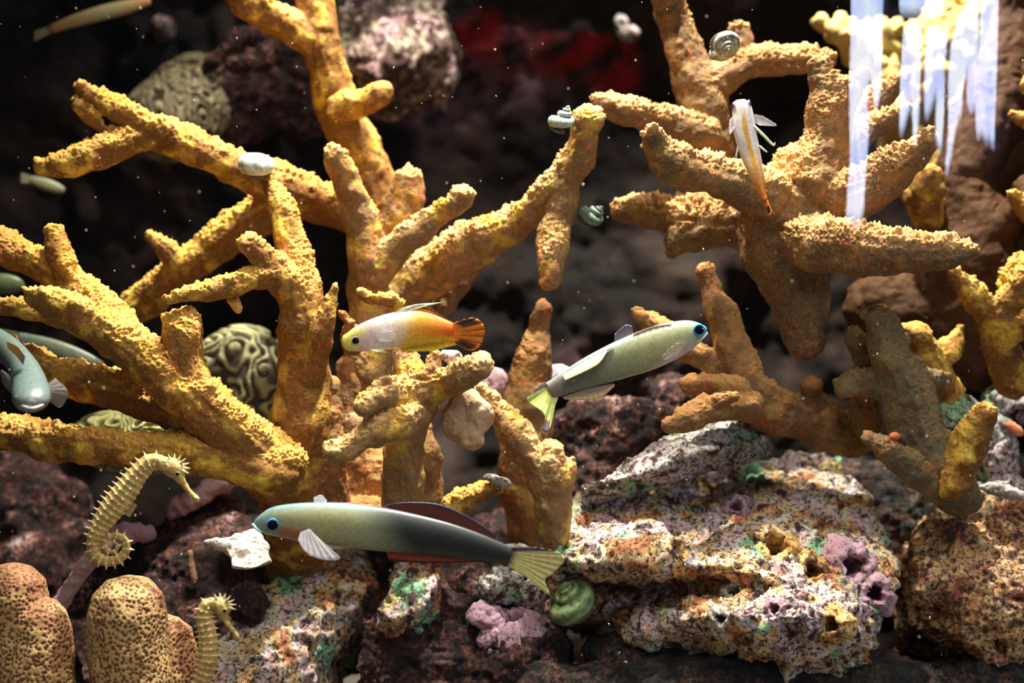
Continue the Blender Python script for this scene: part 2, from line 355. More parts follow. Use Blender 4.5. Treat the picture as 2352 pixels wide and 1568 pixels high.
# the hall behind the camera: its dark right-hand wall has bright openings, outlined to shape the streaks they mirror in the pane
WX = 2.5
def RW(px, py, x=WX):
    """where the line of sight through a photo pixel meets the hall wall after mirroring in the bowed pane"""
    d = Vector(((px-1176)*PX, 1, -(py-784)*PX)).normalized(); o = Vector((0, -D, CZ)); cy = GY+GR
    a = d.x**2+d.y**2; b_ = 2*(o.x*d.x+(o.y-cy)*d.y); c = o.x**2+(o.y-cy)**2-GR**2; t_ = (-b_-math.sqrt(b_*b_-4*a*c))/(2*a)
    h = o+d*t_; n = Vector((h.x, h.y-cy, 0)).normalized(); r = d-2*d.dot(n)*n; q = h+r*((x-h.x)/r.x); return tuple(q)
struct(simple('wall_hall_right', MB().add(*box(WX+0.06, WX+0.12, -4, -0.2, -0.8, 3.2)), plain('hall_wall', (0.02, 0.02, 0.022), 0.8), smooth=False))
struct(simple('floor_hall', MB().add(*box(-2.5, WX+0.1, -4, -0.6, -0.85, -0.8)), plain('hall_floor', (0.03, 0.028, 0.026), 0.6), smooth=False))
m, t, b = nt('daylight_pane'); t.nodes.remove(b); em = N_(t, 'ShaderNodeEmission'); co = N_(t, 'ShaderNodeTexCoord').outputs['Object']
n = noise_n(t, co, 9, 3, 0.6); t.links.new(ramp_n(t, n.outputs[0], [(0.35, (0.42, 0.56, 1.0)), (0.6, (0.8, 0.88, 1.0))]).outputs[0], em.inputs[0]); em.inputs[1].default_value = 26
t.links.new(em.outputs[0], t.nodes['Material Output'].inputs[0]); M['day'] = m
strips = [[(1955, -60), (2022, -60), (2020, 120), (2012, 160), (1988, 180), (1984, 250), (1990, 270), (1986, 330), (1976, 480), (1966, 512), (1942, 500), (1952, 360), (1950, 200), (1955, 60)],
          [(1990, 150), (2020, 140), (2016, 200), (2008, 245), (2002, 200)],
          [(2066, -60), (2160, -60), (2158, 22), (2066, 25)],
          [(2075, 70), (2110, 70), (2107, 170), (2104, 250), (2098, 325), (2095, 240), (2088, 180), (2085, 240), (2066, 300), (2068, 180)],
          [(2130, 68), (2170, 70), (2165, 130), (2146, 200), (2124, 262), (2122, 200), (2126, 120)],
          [(2152, 170), (2163, 165), (2161, 260), (2155, 340), (2148, 300)],
          [(2200, 40), (2222, 20), (2220, 130), (2204, 200), (2202, 250), (2188, 290), (2170, 390), (2178, 300), (2178, 180), (2184, 100)],
          [(2222, -60), (2242, -60), (2240, 120), (2236, 230), (2226, 250), (2220, 230), (2224, 120)],
          [(2253, -60), (2288, -60), (2284, 140), (2280, 240), (2276, 330), (2268, 300), (2262, 320), (2252, 290), (2244, 310), (2240, 250), (2246, 160), (2252, 60)]]
for i, st in enumerate(strips):
    a = [RW(*q) for q in st]; bk = [(x+0.03, y, z) for x, y, z in a]; n = len(a)
    f = [tuple(range(n)), tuple(n+k for k in range(n))[::-1]]+[((k+1) % n, k, n+k, n+(k+1) % n) for k in range(n)]
    struct(simple('window_%d' % (i+1), MB().add(a+bk, f), M['day'], smooth=False))

# ------------------------------------------------------------------ branching corals
BODIES = []      # (bvh, object) for placing things on surfaces
def bvh_of(V, Q): return BVHTree.FromPolygons([tuple(x) for x in V], [tuple(int(k) for k in q) for q in Q])
def coral(name, label, cat, mat, limbs, vox=0.0006, gran=0.0019, amp=0.0010, lump=0.0024, seed=1, top=1.0, smooth=5):
    """limbs: list of (part_name, [(px,py,depth,r px),...])"""
    mb = MB(); segs = []
    for li, (pn, path) in enumerate(limbs):
        mb.add(*ptube(path))
        q = np.array(catmull([(*P(a, b_, y), r*sc(y)) for a, b_, y, r in path], 3))
        for i in range(len(q)-1): segs.append((li, q[i], q[i+1]))
    V, N, Q = remesh(mb, vox, smooth)
    m = sstep(0.0, 0.65, N[:, 2]-0.05*N[:, 1]+0.40*fbm(V/0.018, 3, seed+5))  # upward faces: crust growth, and where the lit tops are painted
    g = 1-np.clip(voro(V/gran, seed)/0.62, 0, 1)**2
    g2 = 1-np.clip(voro(V/(gran*2.1), seed+3)/0.6, 0, 1)**2
    pits = voro(V/(gran*1.3), seed+20)
    g3 = 1-np.clip(voro(V/(gran*4.2), seed+40)/0.42, 0, 1)**2
    d = fbm(V/0.014, 3, seed+9)*lump + amp*1.5*m*g3 + amp*(0.16+1.3*m*top)*(g*0.8+g2*0.9*m+0.4*fbm(V/(gran*0.45), 2, seed+8)) - 0.0004*(1-m)*sstep(0.35, 0.1, pits)
    V2 = V+N*d[:, None]
    base = P(*limbs[0][1][0][:3]); root = thing(name, label, cat, base)
    C = V2[Q].mean(1); bd = np.full(len(C), 9e9); lab = np.zeros(len(C), int)
    for li, a, b_ in segs:
        ab = b_[:3]-a[:3]; t_ = np.clip(((C-a[:3])@ab)/(ab@ab+1e-15), 0, 1); dd = np.linalg.norm(C-(a[:3]+t_[:, None]*ab), axis=1)-(a[3]+(b_[3]-a[3])*t_)
        k = dd < bd; bd[k] = dd[k]; lab[k] = li
    for li, (pn, path) in enumerate(limbs):
        q = Q[lab == li]
        if len(q) < 8: continue
        u, inv = np.unique(q, return_inverse=True); me = mesh_np(pn, V2[u], inv.reshape(-1, 4)); attr(me, 'crust_toplight', np.clip(m[u]*0.85+g[u]*0.25-0.08, 0, 1))
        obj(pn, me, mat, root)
    BODIES.append((bvh_of(V2, Q), root)); return root

T, B = 'trunk', 'branch'
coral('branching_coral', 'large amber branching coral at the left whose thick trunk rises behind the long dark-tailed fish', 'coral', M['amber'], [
    (T, [(690, 1420, .10, 70), (690, 1310, .07, 78), (680, 1180, .03, 84), (690, 1000, .01, 70), (695, 850, .01, 58), (690, 720, .0, 52), (665, 650, .0, 46)]),
    (B, [(680, 680, .0, 46), (620, 610, -.01, 36), (570, 565, -.02, 25)]),
    (B, [(625, 630, -.01, 34), (560, 645, -.02, 27), (480, 668, -.03, 22), (385, 690, -.04, 14)]),
    (B, [(710, 700, .0, 36), (675, 580, .01, 40), (655, 500, .015, 30), (620, 420, .03, 26), (605, 395, .03, 20)]),
    (B, [(715, 860, .0, 36), (748, 740, -.01, 26), (770, 665, -.01, 10)]),
    (B, [(640, 1090, .0, 75), (540, 1000, -.02, 62), (440, 910, -.03, 58), (330, 825, -.03, 52), (210, 740, -.03, 44), (130, 700, -.03, 36), (75, 680, -.03, 20)]),
    (B, [(330, 810, -.01, 40), (220, 700, .0, 42), (120, 625, .01, 38), (30, 580, .01, 38), (-70, 540, .01, 36)]),
    (B, [(155, 660, .0, 28), (140, 600, .0, 25), (125, 540, .0, 22)]),
    (B, [(130, 730, .0, 26), (50, 705, .0, 20), (-40, 700, .0, 22)]),
    (B, [(435, 900, -.03, 52), (425, 810, -.03, 46), (422, 752, -.03, 42)]),
    (B, [(450, 950, -.01, 55), (300, 905, .0, 50), (170, 875, .01, 40), (80, 830, .02, 30), (-40, 790, .02, 30)]),
    (B, [(640, 1080, -.01, 70), (520, 1050, -.02, 52), (380, 1040, -.02, 44), (230, 1025, -.02, 42), (90, 1010, -.01, 42), (-60, 975, .0, 36)]),
    (B, [(530, 680, -.02, 12), (548, 712, -.02, 8)]),
], seed=11)
coral('branching_coral', 'long amber coral limb with a forked left end and a white snail on top', 'coral', M['amber'], [
    (T, [(840, 505, .10, 40), (740, 470, .09, 46), (640, 425, .07, 46), (560, 395, .06, 42), (430, 335, .05, 40), (330, 300, .05, 40)]),
    (B, [(340, 300, .05, 38), (260, 250, .04, 28), (190, 208, .03, 17)]),
    (B, [(280, 300, .045, 16), (240, 300, .04, 13), (205, 265, .035, 18), (180, 240, .03, 14)]),
    (B, [(340, 310, .05, 36), (250, 340, .04, 36), (160, 375, .03, 31), (95, 385, .03, 15)]),
    (B, [(650, 450, .09, 52), (560, 520, .09, 46), (430, 610, .09, 42), (350, 680, .10, 40), (260, 740, .11, 32)]),
    (B, [(415, 615, .085, 26), (385, 575, .08, 28), (345, 545, .08, 12)]),
], seed=23)
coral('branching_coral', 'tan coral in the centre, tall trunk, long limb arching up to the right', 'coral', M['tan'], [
    (T, [(880, 1180, .09, 78), (865, 1000, .08, 66), (855, 850, .07, 58), (850, 700, .07, 52), (842, 600, .06, 46)]),
    (B, [(842, 600, .06, 45), (825, 490, .055, 38), (795, 420, .05, 34), (765, 360, .04, 24)]),
    (B, [(860, 640, .06, 40), (905, 575, .055, 32), (980, 515, .05, 30), (1065, 455, .04, 22)]),
    (B, [(880, 640, .09, 42), (915, 520, .085, 44), (935, 420, .08, 36)]),
    (B, [(900, 690, .09, 60), (990, 630, .08, 56), (1090, 560, .06, 52), (1180, 520, .05, 42), (1215, 490, .04, 34), (1290, 425, .03, 42), (1330, 350, .02, 38), (1352, 280, .01, 33)]),
    (B, [(1295, 440, .03, 40), (1278, 520, .03, 36), (1265, 600, .02, 32), (1258, 645, .02, 22)]),
    (B, [(1080, 590, .10, 40), (1040, 660, .10, 28), (1010, 710, .10, 20)]),
], seed=31)
coral('branching_coral', 'tall orange-brown coral column leaving the frame at the top left of centre', 'coral', M['amber'], [
    (T, [(890, 760, .16, 60), (880, 560, .15, 58), (845, 400, .14, 54), (780, 250, .13, 50), (745, 130, .12, 46), (725, 10, .12, 48), (715, -120, .12, 50)]),
    (B, [(730, 100, .12, 46), (660, 60, .11, 40), (580, 10, .09, 38), (500, -60, .08, 38)]),
    (B, [(780, 250, .12, 36), (830, 240, .11, 34), (872, 215, .10, 28)]),
], seed=41, top=0.5, vox=0.0009)
coral('branching_coral', 'broad tan-brown coral at the right with a rounded stump hanging below its arms', 'coral', M['tan_plain'], [
    (T, [(1848, 775, .03, 48), (1832, 680, .03, 72), (1805, 580, .03, 100), (1815, 500, .03, 118), (1850, 430, .03, 100)]),
    (B, [(1760, 455, .01, 56), (1650, 410, .0, 46), (1570, 390, -.01, 46), (1520, 355, -.015, 40), (1500, 315, -.02, 25)]),
    (B, [(1870, 430, .02, 85), (1900, 320, .02, 56), (1905, 230, .02, 46), (1880, 160, .02, 24)]),
    (B, [(1915, 260, .02, 36), (1955, 200, .02, 24), (1985, 165, .02, 12)]),
    (B, [(1900, 470, .02, 76), (1990, 435, .0, 54), (2075, 375, -.01, 46), (2130, 328, -.02, 24)]),
    (B, [(1930, 350, .03, 50), (1990, 300, .04, 34), (2040, 275, .04, 26), (2080, 255, .04, 16)]),
    (B, [(1950, 300, .06, 36), (2010, 235, .06, 26), (2060, 190, .06, 22)]),
    (B, [(1860, 560, .0, 66), (1960, 572, -.02, 60), (2080, 580, -.03, 50), (2180, 580, -.04, 36), (2232, 578, -.04, 20)]),
    (B, [(1740, 510, .05, 74), (1620, 505, .06, 52), (1500, 490, .07, 42), (1425, 488, .07, 26)]),
    (B, [(1640, 520, .06, 56), (1570, 545, .06, 40), (1543, 585, .06, 18)]),
], seed=53, top=1.2, amp=0.0012)
coral('branching_coral', 'brown speckled coral in the upper right carrying the striped turban snail', 'coral', M['tan_plain'], [
    (T, [(1660, 440, .09, 52), (1635, 330, .08, 56), (1615, 220, .08, 58), (1580, 130, .08, 46), (1545, 40, .08, 38), (1525, -60, .07, 36)]),
    (B, [(1630, 200, .08, 52), (1700, 155, .08, 36), (1800, 142, .08, 34), (1900, 137, .08, 22)]),
    (B, [(1680, 150, .085, 32), (1697, 110, .09, 30), (1698, 72, .09, 24)]),
    (B, [(1620, 310, .07, 46), (1520, 280, .06, 38), (1440, 255, .05, 30), (1370, 235, .05, 18)]),
], seed=67)
coral('branching_coral', 'massive dark reddish-brown coral trunk along the right edge', 'coral', M['brown'], [
    (T, [(2390, -120, .14, 90), (2330, 60, .14, 62), (2280, 260, .13, 84), (2210, 420, .12, 70), (2240, 560, .12, 120), (2180, 720, .12, 110), (2260, 820, .12, 80)]),
    (B, [(2040, 720, .13, 100), (2160, 720, .13, 110)]),
    (B, [(2270, 420, .13, 60), (2350, 360, .13, 60), (2420, 330, .13, 60)]),
    (B, [(2250, 780, .13, 90), (2400, 790, .13, 90)]),
    (B, [(2290, 560, .10, 40), (2330, 480, .09, 32), (2370, 440, .08, 40)]),
], seed=71, top=0.3, vox=0.0012, lump=0.003)
coral('branching_coral', 'blurred pale yellow coral high in the right corner behind the bright reflections', 'coral', M['blur_yellow'], [
    (T, [(2130, 420, .27, 70), (2100, 330, .27, 76), (2110, 220, .26, 80), (2150, 120, .25, 70), (2180, 30, .25, 50)]),
    (B, [(2080, 200, .25, 50), (2000, 150, .24, 30), (1920, 85, .22, 16)]),
    (B, [(2040, 110, .25, 40), (1960, 80, .24, 24), (1900, 75, .24, 14)]),
    (B, [(2190, 130, .25, 50), (2240, 60, .24, 40), (2260, -20, .24, 40)]),
    (B, [(2110, 160, .25, 46), (2050, 90, .24, 32)]),
    (B, [(2190, 250, .25, 60), (2230, 160, .25, 40)]),
    (B, [(2060, 280, .24, 40), (1980, 250, .22, 20)]),
], seed=83, vox=0.0012, gran=0.006, amp=0.0035, lump=0.005)
coral('branching_coral', 'small yellow coral stub glowing behind the upper right arm', 'coral', M['amber'], [
    (T, [(2140, 520, .12, 40), (2120, 450, .10, 40), (2140, 405, .09, 28)]),
    (B, [(2110, 450, .10, 36), (2150, 440, .09, 26)]),
], seed=89, vox=0.001)
coral('branching_coral', 'slender olive-brown coral stalk right of centre, flat tipped, behind the head of the pale fish', 'coral', M['red_finger'], [
    (T, [(1960, 1000, .05, 50), (1840, 960, .04, 52), (1730, 915, .02, 54), (1690, 830, .02, 44), (1660, 730, .02, 36), (1622, 630, .02, 24)]),
    (B, [(1700, 870, .02, 34), (1630, 830, .02, 28), (1560, 790, .02, 28), (1500, 745, .03, 28), (1462, 718, .03, 20)]),
    (B, [(1720, 930, .0, 36), (1640, 940, -.01, 34), (1580, 965, -.02, 26), (1535, 978, -.02, 18)]),
    (B, [(1700, 900, .0, 30), (1640, 890, .0, 26), (1585, 885, .0, 20)]),
    (B, [(1640, 930, -.015, 20), (1688, 908, -.02, 16)]),
    (B, [(1860, 950, .04, 40), (1860, 895, .03, 26)]),
    (B, [(1990, 980, .04, 36), (1985, 930, .03, 34)]),
], seed=97, top=0.5)
coral('branching_coral', 'dark grey-brown coral at the lower right with a bright yellow finger', 'coral', M['grey'], [
    (T, [(2210, 1150, .01, 44), (2160, 1080, .0, 62), (2110, 990, .0, 60), (2080, 900, .0, 62), (2045, 810, .0, 46), (2022, 740, .0, 36)]),
    (B, [(2022, 745, .0, 26), (1990, 722, .0, 14)]),
    (B, [(2075, 895, .0, 46), (1990, 880, .01, 32), (1940, 895, .01, 24)]),
    (B, [(2080, 890, .0, 40), (2150, 872, .01, 20), (2180, 870, .01, 8)]),
    (B, [(2030, 900, .03, 30), (1985, 830, .025, 24), (1962, 782, .02, 26)]),
    (B, [(2170, 1110, .0, 48), (2090, 1070, -.01, 38), (2035, 1035, -.02, 28), (2000, 1012, -.02, 17)]),
], seed=101, top=0.8)
coral('finger_coral', 'knobbly golden-yellow coral finger standing beside the pale round rock', 'coral', M['amber'], [
    (T, [(2190, 1110, -.01, 44), (2225, 1020, -.015, 38), (2262, 950, -.02, 24)]),
], seed=107, lump=0.003)
coral('finger_coral', 'round-headed amber coral knob with a pale yellow arm at the right', 'coral', M['amber'], [
    (T, [(2160, 900, .04, 50), (2130, 830, .03, 44), (2100, 780, .02, 40)]),
    (B, [(2140, 850, .03, 32), (2180, 800, .03, 28), (2206, 752, .03, 8)]),
], seed=109, top=0.3)
coral('branching_coral', 'yellow-green crusted coral forking at the right edge', 'coral', M['amber'], [
    (T, [(2330, 880, .06, 44), (2290, 760, .04, 42), (2330, 680, .03, 36), (2400, 600, .02, 34)]),
    (B, [(2280, 740, .04, 34), (2230, 670, .03, 28), (2195, 628, .03, 16)]),
    (B, [(2320, 690, .05, 26), (2335, 630, .05, 34), (2390, 600, .05, 34)]),
    (B, [(2300, 780, .04, 30), (2350, 740, .03, 30), (2400, 730, .03, 30)]),
], seed=113)
coral('branching_coral', 'orange coral tips reaching in from the right edge', 'coral', M['amber'], [
    (T, [(2430, 560, .06, 36), (2370, 490, .06, 30), (2335, 455, .06, 20)]),
    (B, [(2430, 290, .08, 30), (2370, 280, .08, 22), (2330, 270, .08, 12)]),
    (B, [(2430, 180, .08, 34), (2365, 200, .08, 20)]),
    (B, [(2430, 560, .06, 36), (2450, 380, .07, 40), (2430, 180, .08, 34)]),
], seed=117)
coral('branching_coral', 'low spreading tan coral under the white and orange fish, holding a peach shell', 'coral', M['tan'], [
    (T, [(925, 1170, -.01, 44), (925, 1040, -.02, 46), (945, 920, -.03, 62)]),
    (B, [(960, 905, -.035, 52), (1030, 880, -.045, 36), (1100, 850, -.06, 32)]),
    (B, [(945, 880, -.035, 46), (935, 820, -.03, 34), (940, 785, -.03, 24)]),
    (B, [(985, 870, -.04, 34), (1000, 820, -.04, 18)]),
    (B, [(930, 900, -.04, 40), (875, 905, -.06, 28), (835, 935, -.07, 18)]),
    (B, [(925, 890, -.045, 24), (885, 875, -.06, 14), (860, 890, -.065, 10)]),
    (B, [(950, 950, -.04, 40), (870, 990, -.06, 34), (765, 1042, -.07, 19)]),
], seed=127)
coral('finger_coral', 'cluster of upright brown coral fingers left of the spreading tan coral', 'coral', M['red_finger'], [
    (T, [(770, 1200, .03, 44), (760, 1080, .02, 40), (752, 960, .02, 34), (760, 890, .02, 20)]),
    (B, [(800, 1150, .04, 40), (800, 980, .04, 38), (798, 880, .04, 30), (795, 840, .04, 20)]),
    (B, [(980, 1200, .03, 38), (978, 1080, .02, 38), (970, 1000, .02, 32)]),
    (B, [(870, 1200, .05, 60), (870, 1080, .05, 56)]),
    (B, [(770, 1180, .03, 40), (980, 1190, .03, 40)]),
], seed=131, top=0.4)
coral('finger_coral', 'tall tapering reddish coral spire left of the pale fish tail', 'coral', M['red_finger'], [
    (T, [(1230, 1220, .07, 62), (1205, 1050, .06, 62), (1215, 900, .06, 54), (1235, 780, .06, 34), (1246, 708, .06, 15)]),
], seed=137, top=0.6)
coral('finger_coral', 'brown coral prong sloping down right to a stubby upright block', 'coral', M['tan'], [
    (T, [(1268, 1230, .01, 44), (1270, 1120, .0, 44), (1268, 1040, .0, 34)]),
    (B, [(1265, 1160, .0, 40), (1225, 1060, .0, 36), (1165, 975, .0, 32), (1105, 895, .0, 18)]),
    (B, [(1275, 1130, .0, 30), (1305, 1080, .0, 20), (1312, 1055, .0, 10)]),
], seed=139, top=0.5)
coral('finger_coral', 'small yellow-green coral stub lying above the dark fin of the long fish', 'coral', M['amber'], [
    (T, [(1010, 1200, .03, 36), (1060, 1150, .02, 28), (1140, 1118, .02, 16)]),
], seed=149)
coral('finger_coral', 'knotted red-tipped coral twig on the trunk above the white and orange fish', 'coral', M['amber'], [
    (T, [(915, 705, .0, 18), (885, 688, -.01, 15), (860, 690, -.01, 13), (832, 680, -.01, 9)]),
], seed=151, lump=0.003)
coral('finger_coral', 'short red-tipped coral nub behind the head of the white and orange fish', 'coral', M['red_finger'], [
    (T, [(810, 790, .04, 26), (800, 745, .03, 14), (785, 722, .03, 10)]),
], seed=153)

# ------------------------------------------------------------------ rocks
CAMP = Vector((0, -D, CZ))
def hit(px, py, bodies=None, default=0.0):
    d = (Vector(P(px, py, 0))-CAMP).normalized(); best = None
    for b_, o in (bodies or BODIES):
        h = b_.ray_cast(CAMP, d)
        if h[0] is not None and (best is None or h[3] < best[3]): best = h
    if best is None: return np.array(P(px, py, default)), np.array((0, -0.7, 0.7))
    return np.array(best[0]), np.array(best[1])
def rock(name, label, cat, mat, shapes, vox=0.0012, lump=0.008, lsc=0.035, fine=0.0018, craters=(), seed=1, cav=0.0, pits=0.0015, barn=()):
    mb = MB()
    for s in shapes: mb.add(*s)
    V, N, Q = remesh(mb, vox, 5)
    d = fbm(V/lsc, 4, seed)*lump+np.abs(fbm(V/0.010, 4, seed+4))*fine*1.6+fbm(V/0.0035, 3, seed+7)*fine*0.6-pits*sstep(0.30, 0.12, voro(V/0.008, seed+2))
    if cav: d = d-cav*sstep(0.42, 0.22, voro(V/0.017+0.5*np.stack([vnoise(V/0.01, 60+k) for k in range(3)], 1), seed+31))
    V1 = V+N*d[:, None]; bv = bvh_of(V1, Q)
    off = np.zeros_like(V1); places = []
    for px, py, r, dp, rim in list(craters)+[(b_[0], b_[1], b_[2]*0.95, 2.6, 0.0) for b_ in barn]:
        c, n = hit(px, py, [(bv, 0)]); s = r*sc(c[1]); n = n+np.array((0, -0.5, 0.2)); n /= np.linalg.norm(n)
        rel = V1-c; h = rel@n; rad = np.linalg.norm(rel-h[:, None]*n, axis=1)*(1+0.18*fbm(V1/0.006, 2, seed+3)); near = (np.linalg.norm(rel, axis=1) < 2.2*s)
        pr = rim*s*np.exp(-((rad-1.25*s)/(0.33*s))**2)-dp*s*sstep(1.05, 0.6, rad/s)
        off += (pr*near)[:, None]*n; places.append((c, n, s))
    V2 = V1+off; me = mesh_np(name, V2, Q); attr(me, 'crust_toplight', np.zeros(len(V2)))
    body = bv if not (len(craters)+len(barn)) else bvh_of(V2, Q)
    if not barn:
        o = obj(name, me, mat); tag(o, label, cat); BODIES.append((body, o)); return o
    root = thing(name, label, cat, V2.mean(0)); o = obj('rock_body', me, mat, root); BODIES.append((body, root))
    for px, py, r, hgt, mt in barn:
        c, n = hit(px, py, [(bv, 0)]); s = r*sc(c[1]); n = n+np.array((0, -0.5, 0.2)); n /= np.linalg.norm(n)
        u = np.cross(n, (0, 0, 1)); u /= np.linalg.norm(u); v_ = np.cross(n, u)
        hgt = hgt*0.7; rings = [(2.0, -0.9), (1.6, 0.05*hgt), (1.3, 0.6*hgt), (1.1, 0.95*hgt), (0.92, hgt), (0.78, 0.9*hgt), (0.70, 0.45*hgt), (0.62, -0.9), (0.5, -2.0), (0.03, -2.3)]
        sg = 40; vv = []
        for k, (rr, hh) in enumerate(rings):
            for i in range(sg):
                a = 2*PI*i/sg; w_ = 1+0.12*math.sin(3*a+r)+0.08*math.sin(7*a+px)+(0.05*math.sin(15*a) if k < 6 else 0)
                vv.append(c+s*(rr*w_*(math.cos(a)*u+math.sin(a)*v_)+n*(hh+(0.1*math.sin(5*a+py) if 1 < k < 7 else 0))))
        ff = [(k*sg+i, k*sg+(i+1) % sg, (k+1)*sg+(i+1) % sg, (k+1)*sg+i) for k in range(len(rings)-1) for i in range(sg)]
        ff.append(tuple((len(rings)-1)*sg+i for i in range(sg)))
        vv = np.array(vv); vv += 0.16*s*np.stack([fbm(vv/0.0028, 3, 50+k) for k in range(3)], 1)
        simple('barnacle', MB().add(vv, ff), M[mt], root)
    return root

rock('live_rock', 'large encrusted rock covered in craters and barnacles, brightly lit at lower right', 'rock', M['rock_bright'],
     [slab([[(1360, 1110, .08), (1500, 1070, .09), (1640, 1080, .10), (1800, 1050, .11), (1930, 1040, .12)],
            [(1290, 1200, .03), (1450, 1190, .02), (1620, 1190, .03), (1820, 1170, .03), (2010, 1180, .05)],
            [(1280, 1290, -.01), (1450, 1290, -.025), (1630, 1300, -.03), (1830, 1300, -.03), (2050, 1320, -.01)],
            [(1330, 1340, .04), (1480, 1350, .04), (1600, 1350, -.0), (1840, 1360, -.04), (2030, 1380, -.02)],
            [(1440, 1450, -.0), (1540, 1430, -.025), (1660, 1410, -.055), (1850, 1420, -.06), (2000, 1450, -.035)],
            [(1440, 1500, .01), (1550, 1490, .0), (1680, 1480, -.025), (1860, 1500, -.04), (1990, 1530, -.01)]], 0.06, 0.8)],
     craters=[(1665, 1085, 55, .8, .0), (1610, 1120, 36, .7, .0), (1552, 1265, 24, 1.5, .3), (1690, 1360, 22, 1.2, .2), (1690, 1160, 18, .7, .4), (1760, 1040, 26, .8, .2), (1600, 1180, 20, .7, .2), (1840, 1130, 16, .8, .2), (1480, 1210, 18, .7, .1), (1790, 1180, 12, 1, .1), (1430, 1150, 15, .8, .2), (1880, 1210, 14, 1, .2)],  # first two craters are added hollows that darken where branch shadows would fall
     barn=[(1552, 1265, 27, .7, 'rock_yellow'), (1778, 1255, 36, .8, 'rock_yellow'), (1866, 1310, 24, 1.0, 'rock_yellow'), (2010, 1362, 26, 1.5, 'rock_lilac'), (1958, 1300, 36, .8, 'rock_lilac'), (1912, 1435, 24, 1.1, 'rock_yellow'), (1688, 1358, 20, .9, 'rock_white'), (1655, 1420, 16, .8, 'rock_white'), (1690, 1165, 20, .9, 'rock_lilac'), (1780, 1398, 16, .7, 'rock_lilac')],
     seed=201, vox=0.0009, cav=0.005, lump=0.007, fine=0.0022)
rock('live_rock', 'pale grey slab of rock poking up under the slender coral stalk', 'rock', M['rock_grey'],
     [slab([[(1560, 985, .05), (1640, 945, .06), (1720, 935, .06), (1770, 960, .06)],
            [(1460, 1040, .03), (1590, 1000, .03), (1700, 975, .03), (1780, 985, .04)],
            [(1330, 1120, .02), (1480, 1085, .01), (1600, 1040, .015), (1740, 1010, .02)]], 0.03, 0.6)],
     seed=211, vox=0.001, lump=0.004)
rock('live_rock', 'dark pinkish rock in the shade between the reddish spire and the pale slab', 'rock', M['rock_dark'],
     [pell(1420, 1010, .12, 190, 110, 90), pell(1330, 1130, .11, 120, 100, 80), pell(1560, 930, .15, 90, 60)], seed=213, vox=0.0016)
rock('live_rock', 'orange-crusted rock filling the lower right corner', 'rock', M['rock_orange'],
     [slab([[(2200, 1120, .06), (2300, 1130, .06), (2430, 1150, .06)],
            [(2110, 1230, .02), (2260, 1220, .02), (2440, 1240, .02)],
            [(2120, 1340, .0), (2270, 1360, -.01), (2440, 1380, -.01)],
            [(2150, 1440, .01), (2290, 1500, .0), (2440, 1520, .0)],
            [(2200, 1540, .05), (2300, 1600, .04), (2440, 1620, .04)]], 0.08, 0.5)],
     seed=217, vox=0.001, cav=0.005, lump=0.008, lsc=0.02)
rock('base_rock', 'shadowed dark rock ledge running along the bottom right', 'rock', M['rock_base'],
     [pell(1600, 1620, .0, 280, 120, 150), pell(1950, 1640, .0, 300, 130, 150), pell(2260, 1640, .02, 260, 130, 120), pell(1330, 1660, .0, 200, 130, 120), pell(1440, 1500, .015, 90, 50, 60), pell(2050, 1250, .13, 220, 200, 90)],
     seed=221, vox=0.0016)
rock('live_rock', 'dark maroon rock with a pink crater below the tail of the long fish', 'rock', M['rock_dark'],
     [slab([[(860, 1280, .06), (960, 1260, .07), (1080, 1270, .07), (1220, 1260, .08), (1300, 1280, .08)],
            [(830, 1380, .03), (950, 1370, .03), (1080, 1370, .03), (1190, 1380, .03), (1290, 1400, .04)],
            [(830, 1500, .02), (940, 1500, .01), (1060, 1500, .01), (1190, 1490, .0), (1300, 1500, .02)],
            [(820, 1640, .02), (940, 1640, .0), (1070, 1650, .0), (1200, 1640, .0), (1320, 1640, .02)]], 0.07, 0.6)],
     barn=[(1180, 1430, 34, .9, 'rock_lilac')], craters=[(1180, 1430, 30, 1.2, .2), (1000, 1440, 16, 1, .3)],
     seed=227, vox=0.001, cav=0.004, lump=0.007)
rock('live_rock', 'pale pink rock knob left of the dark crater below the fish tail', 'rock', M['rock_lilac'],
     [pell(1120, 1415, .015, 44, 30, 30, (0, .3, 0)), pell(1150, 1470, .01, 50, 34, 30)], seed=229, vox=0.0009, lump=0.003)
rock('live_rock', 'pale speckled rock knob just under the yellow tail fin', 'rock', M['rock_grey'],
     [pell(1150, 1340, .02, 50, 40, 40), pell(1180, 1275, .05, 50, 24, 30), pell(1220, 1360, .02, 40, 28, 30)], seed=231, vox=0.0009, lump=0.003)
rock('live_rock', 'bright cream ridge of rock under the middle of the long fish', 'rock', M['rock_bright'],
     [slab([[(915, 1290, .04), (960, 1285, .04), (1010, 1290, .04)], [(900, 1340, .015), (950, 1345, .01), (1000, 1340, .01)], [(870, 1400, .005), (910, 1420, .0), (960, 1400, .0)]], 0.03, 0.8)], seed=233, vox=0.0009, lump=0.003)
rock('live_rock', 'pale speckled rock with green patches right of the lower seahorse', 'rock', M['rock_bright'],
     [slab([[(640, 1320, .05), (720, 1270, .06), (790, 1265, .06), (850, 1290, .06)],
            [(570, 1400, .03), (680, 1370, .03), (780, 1360, .03), (850, 1360, .04)],
            [(500, 1470, .0), (620, 1450, .0), (720, 1430, .01), (800, 1420, .03)],
            [(490, 1560, -.02), (600, 1540, -.02), (690, 1520, .0), (760, 1490, .03)],
            [(480, 1640, -.03), (580, 1640, -.02), (690, 1600, .0), (760, 1560, .04)]], 0.06, 0.7)],
     seed=237, vox=0.001, cav=0.003, lump=0.006)
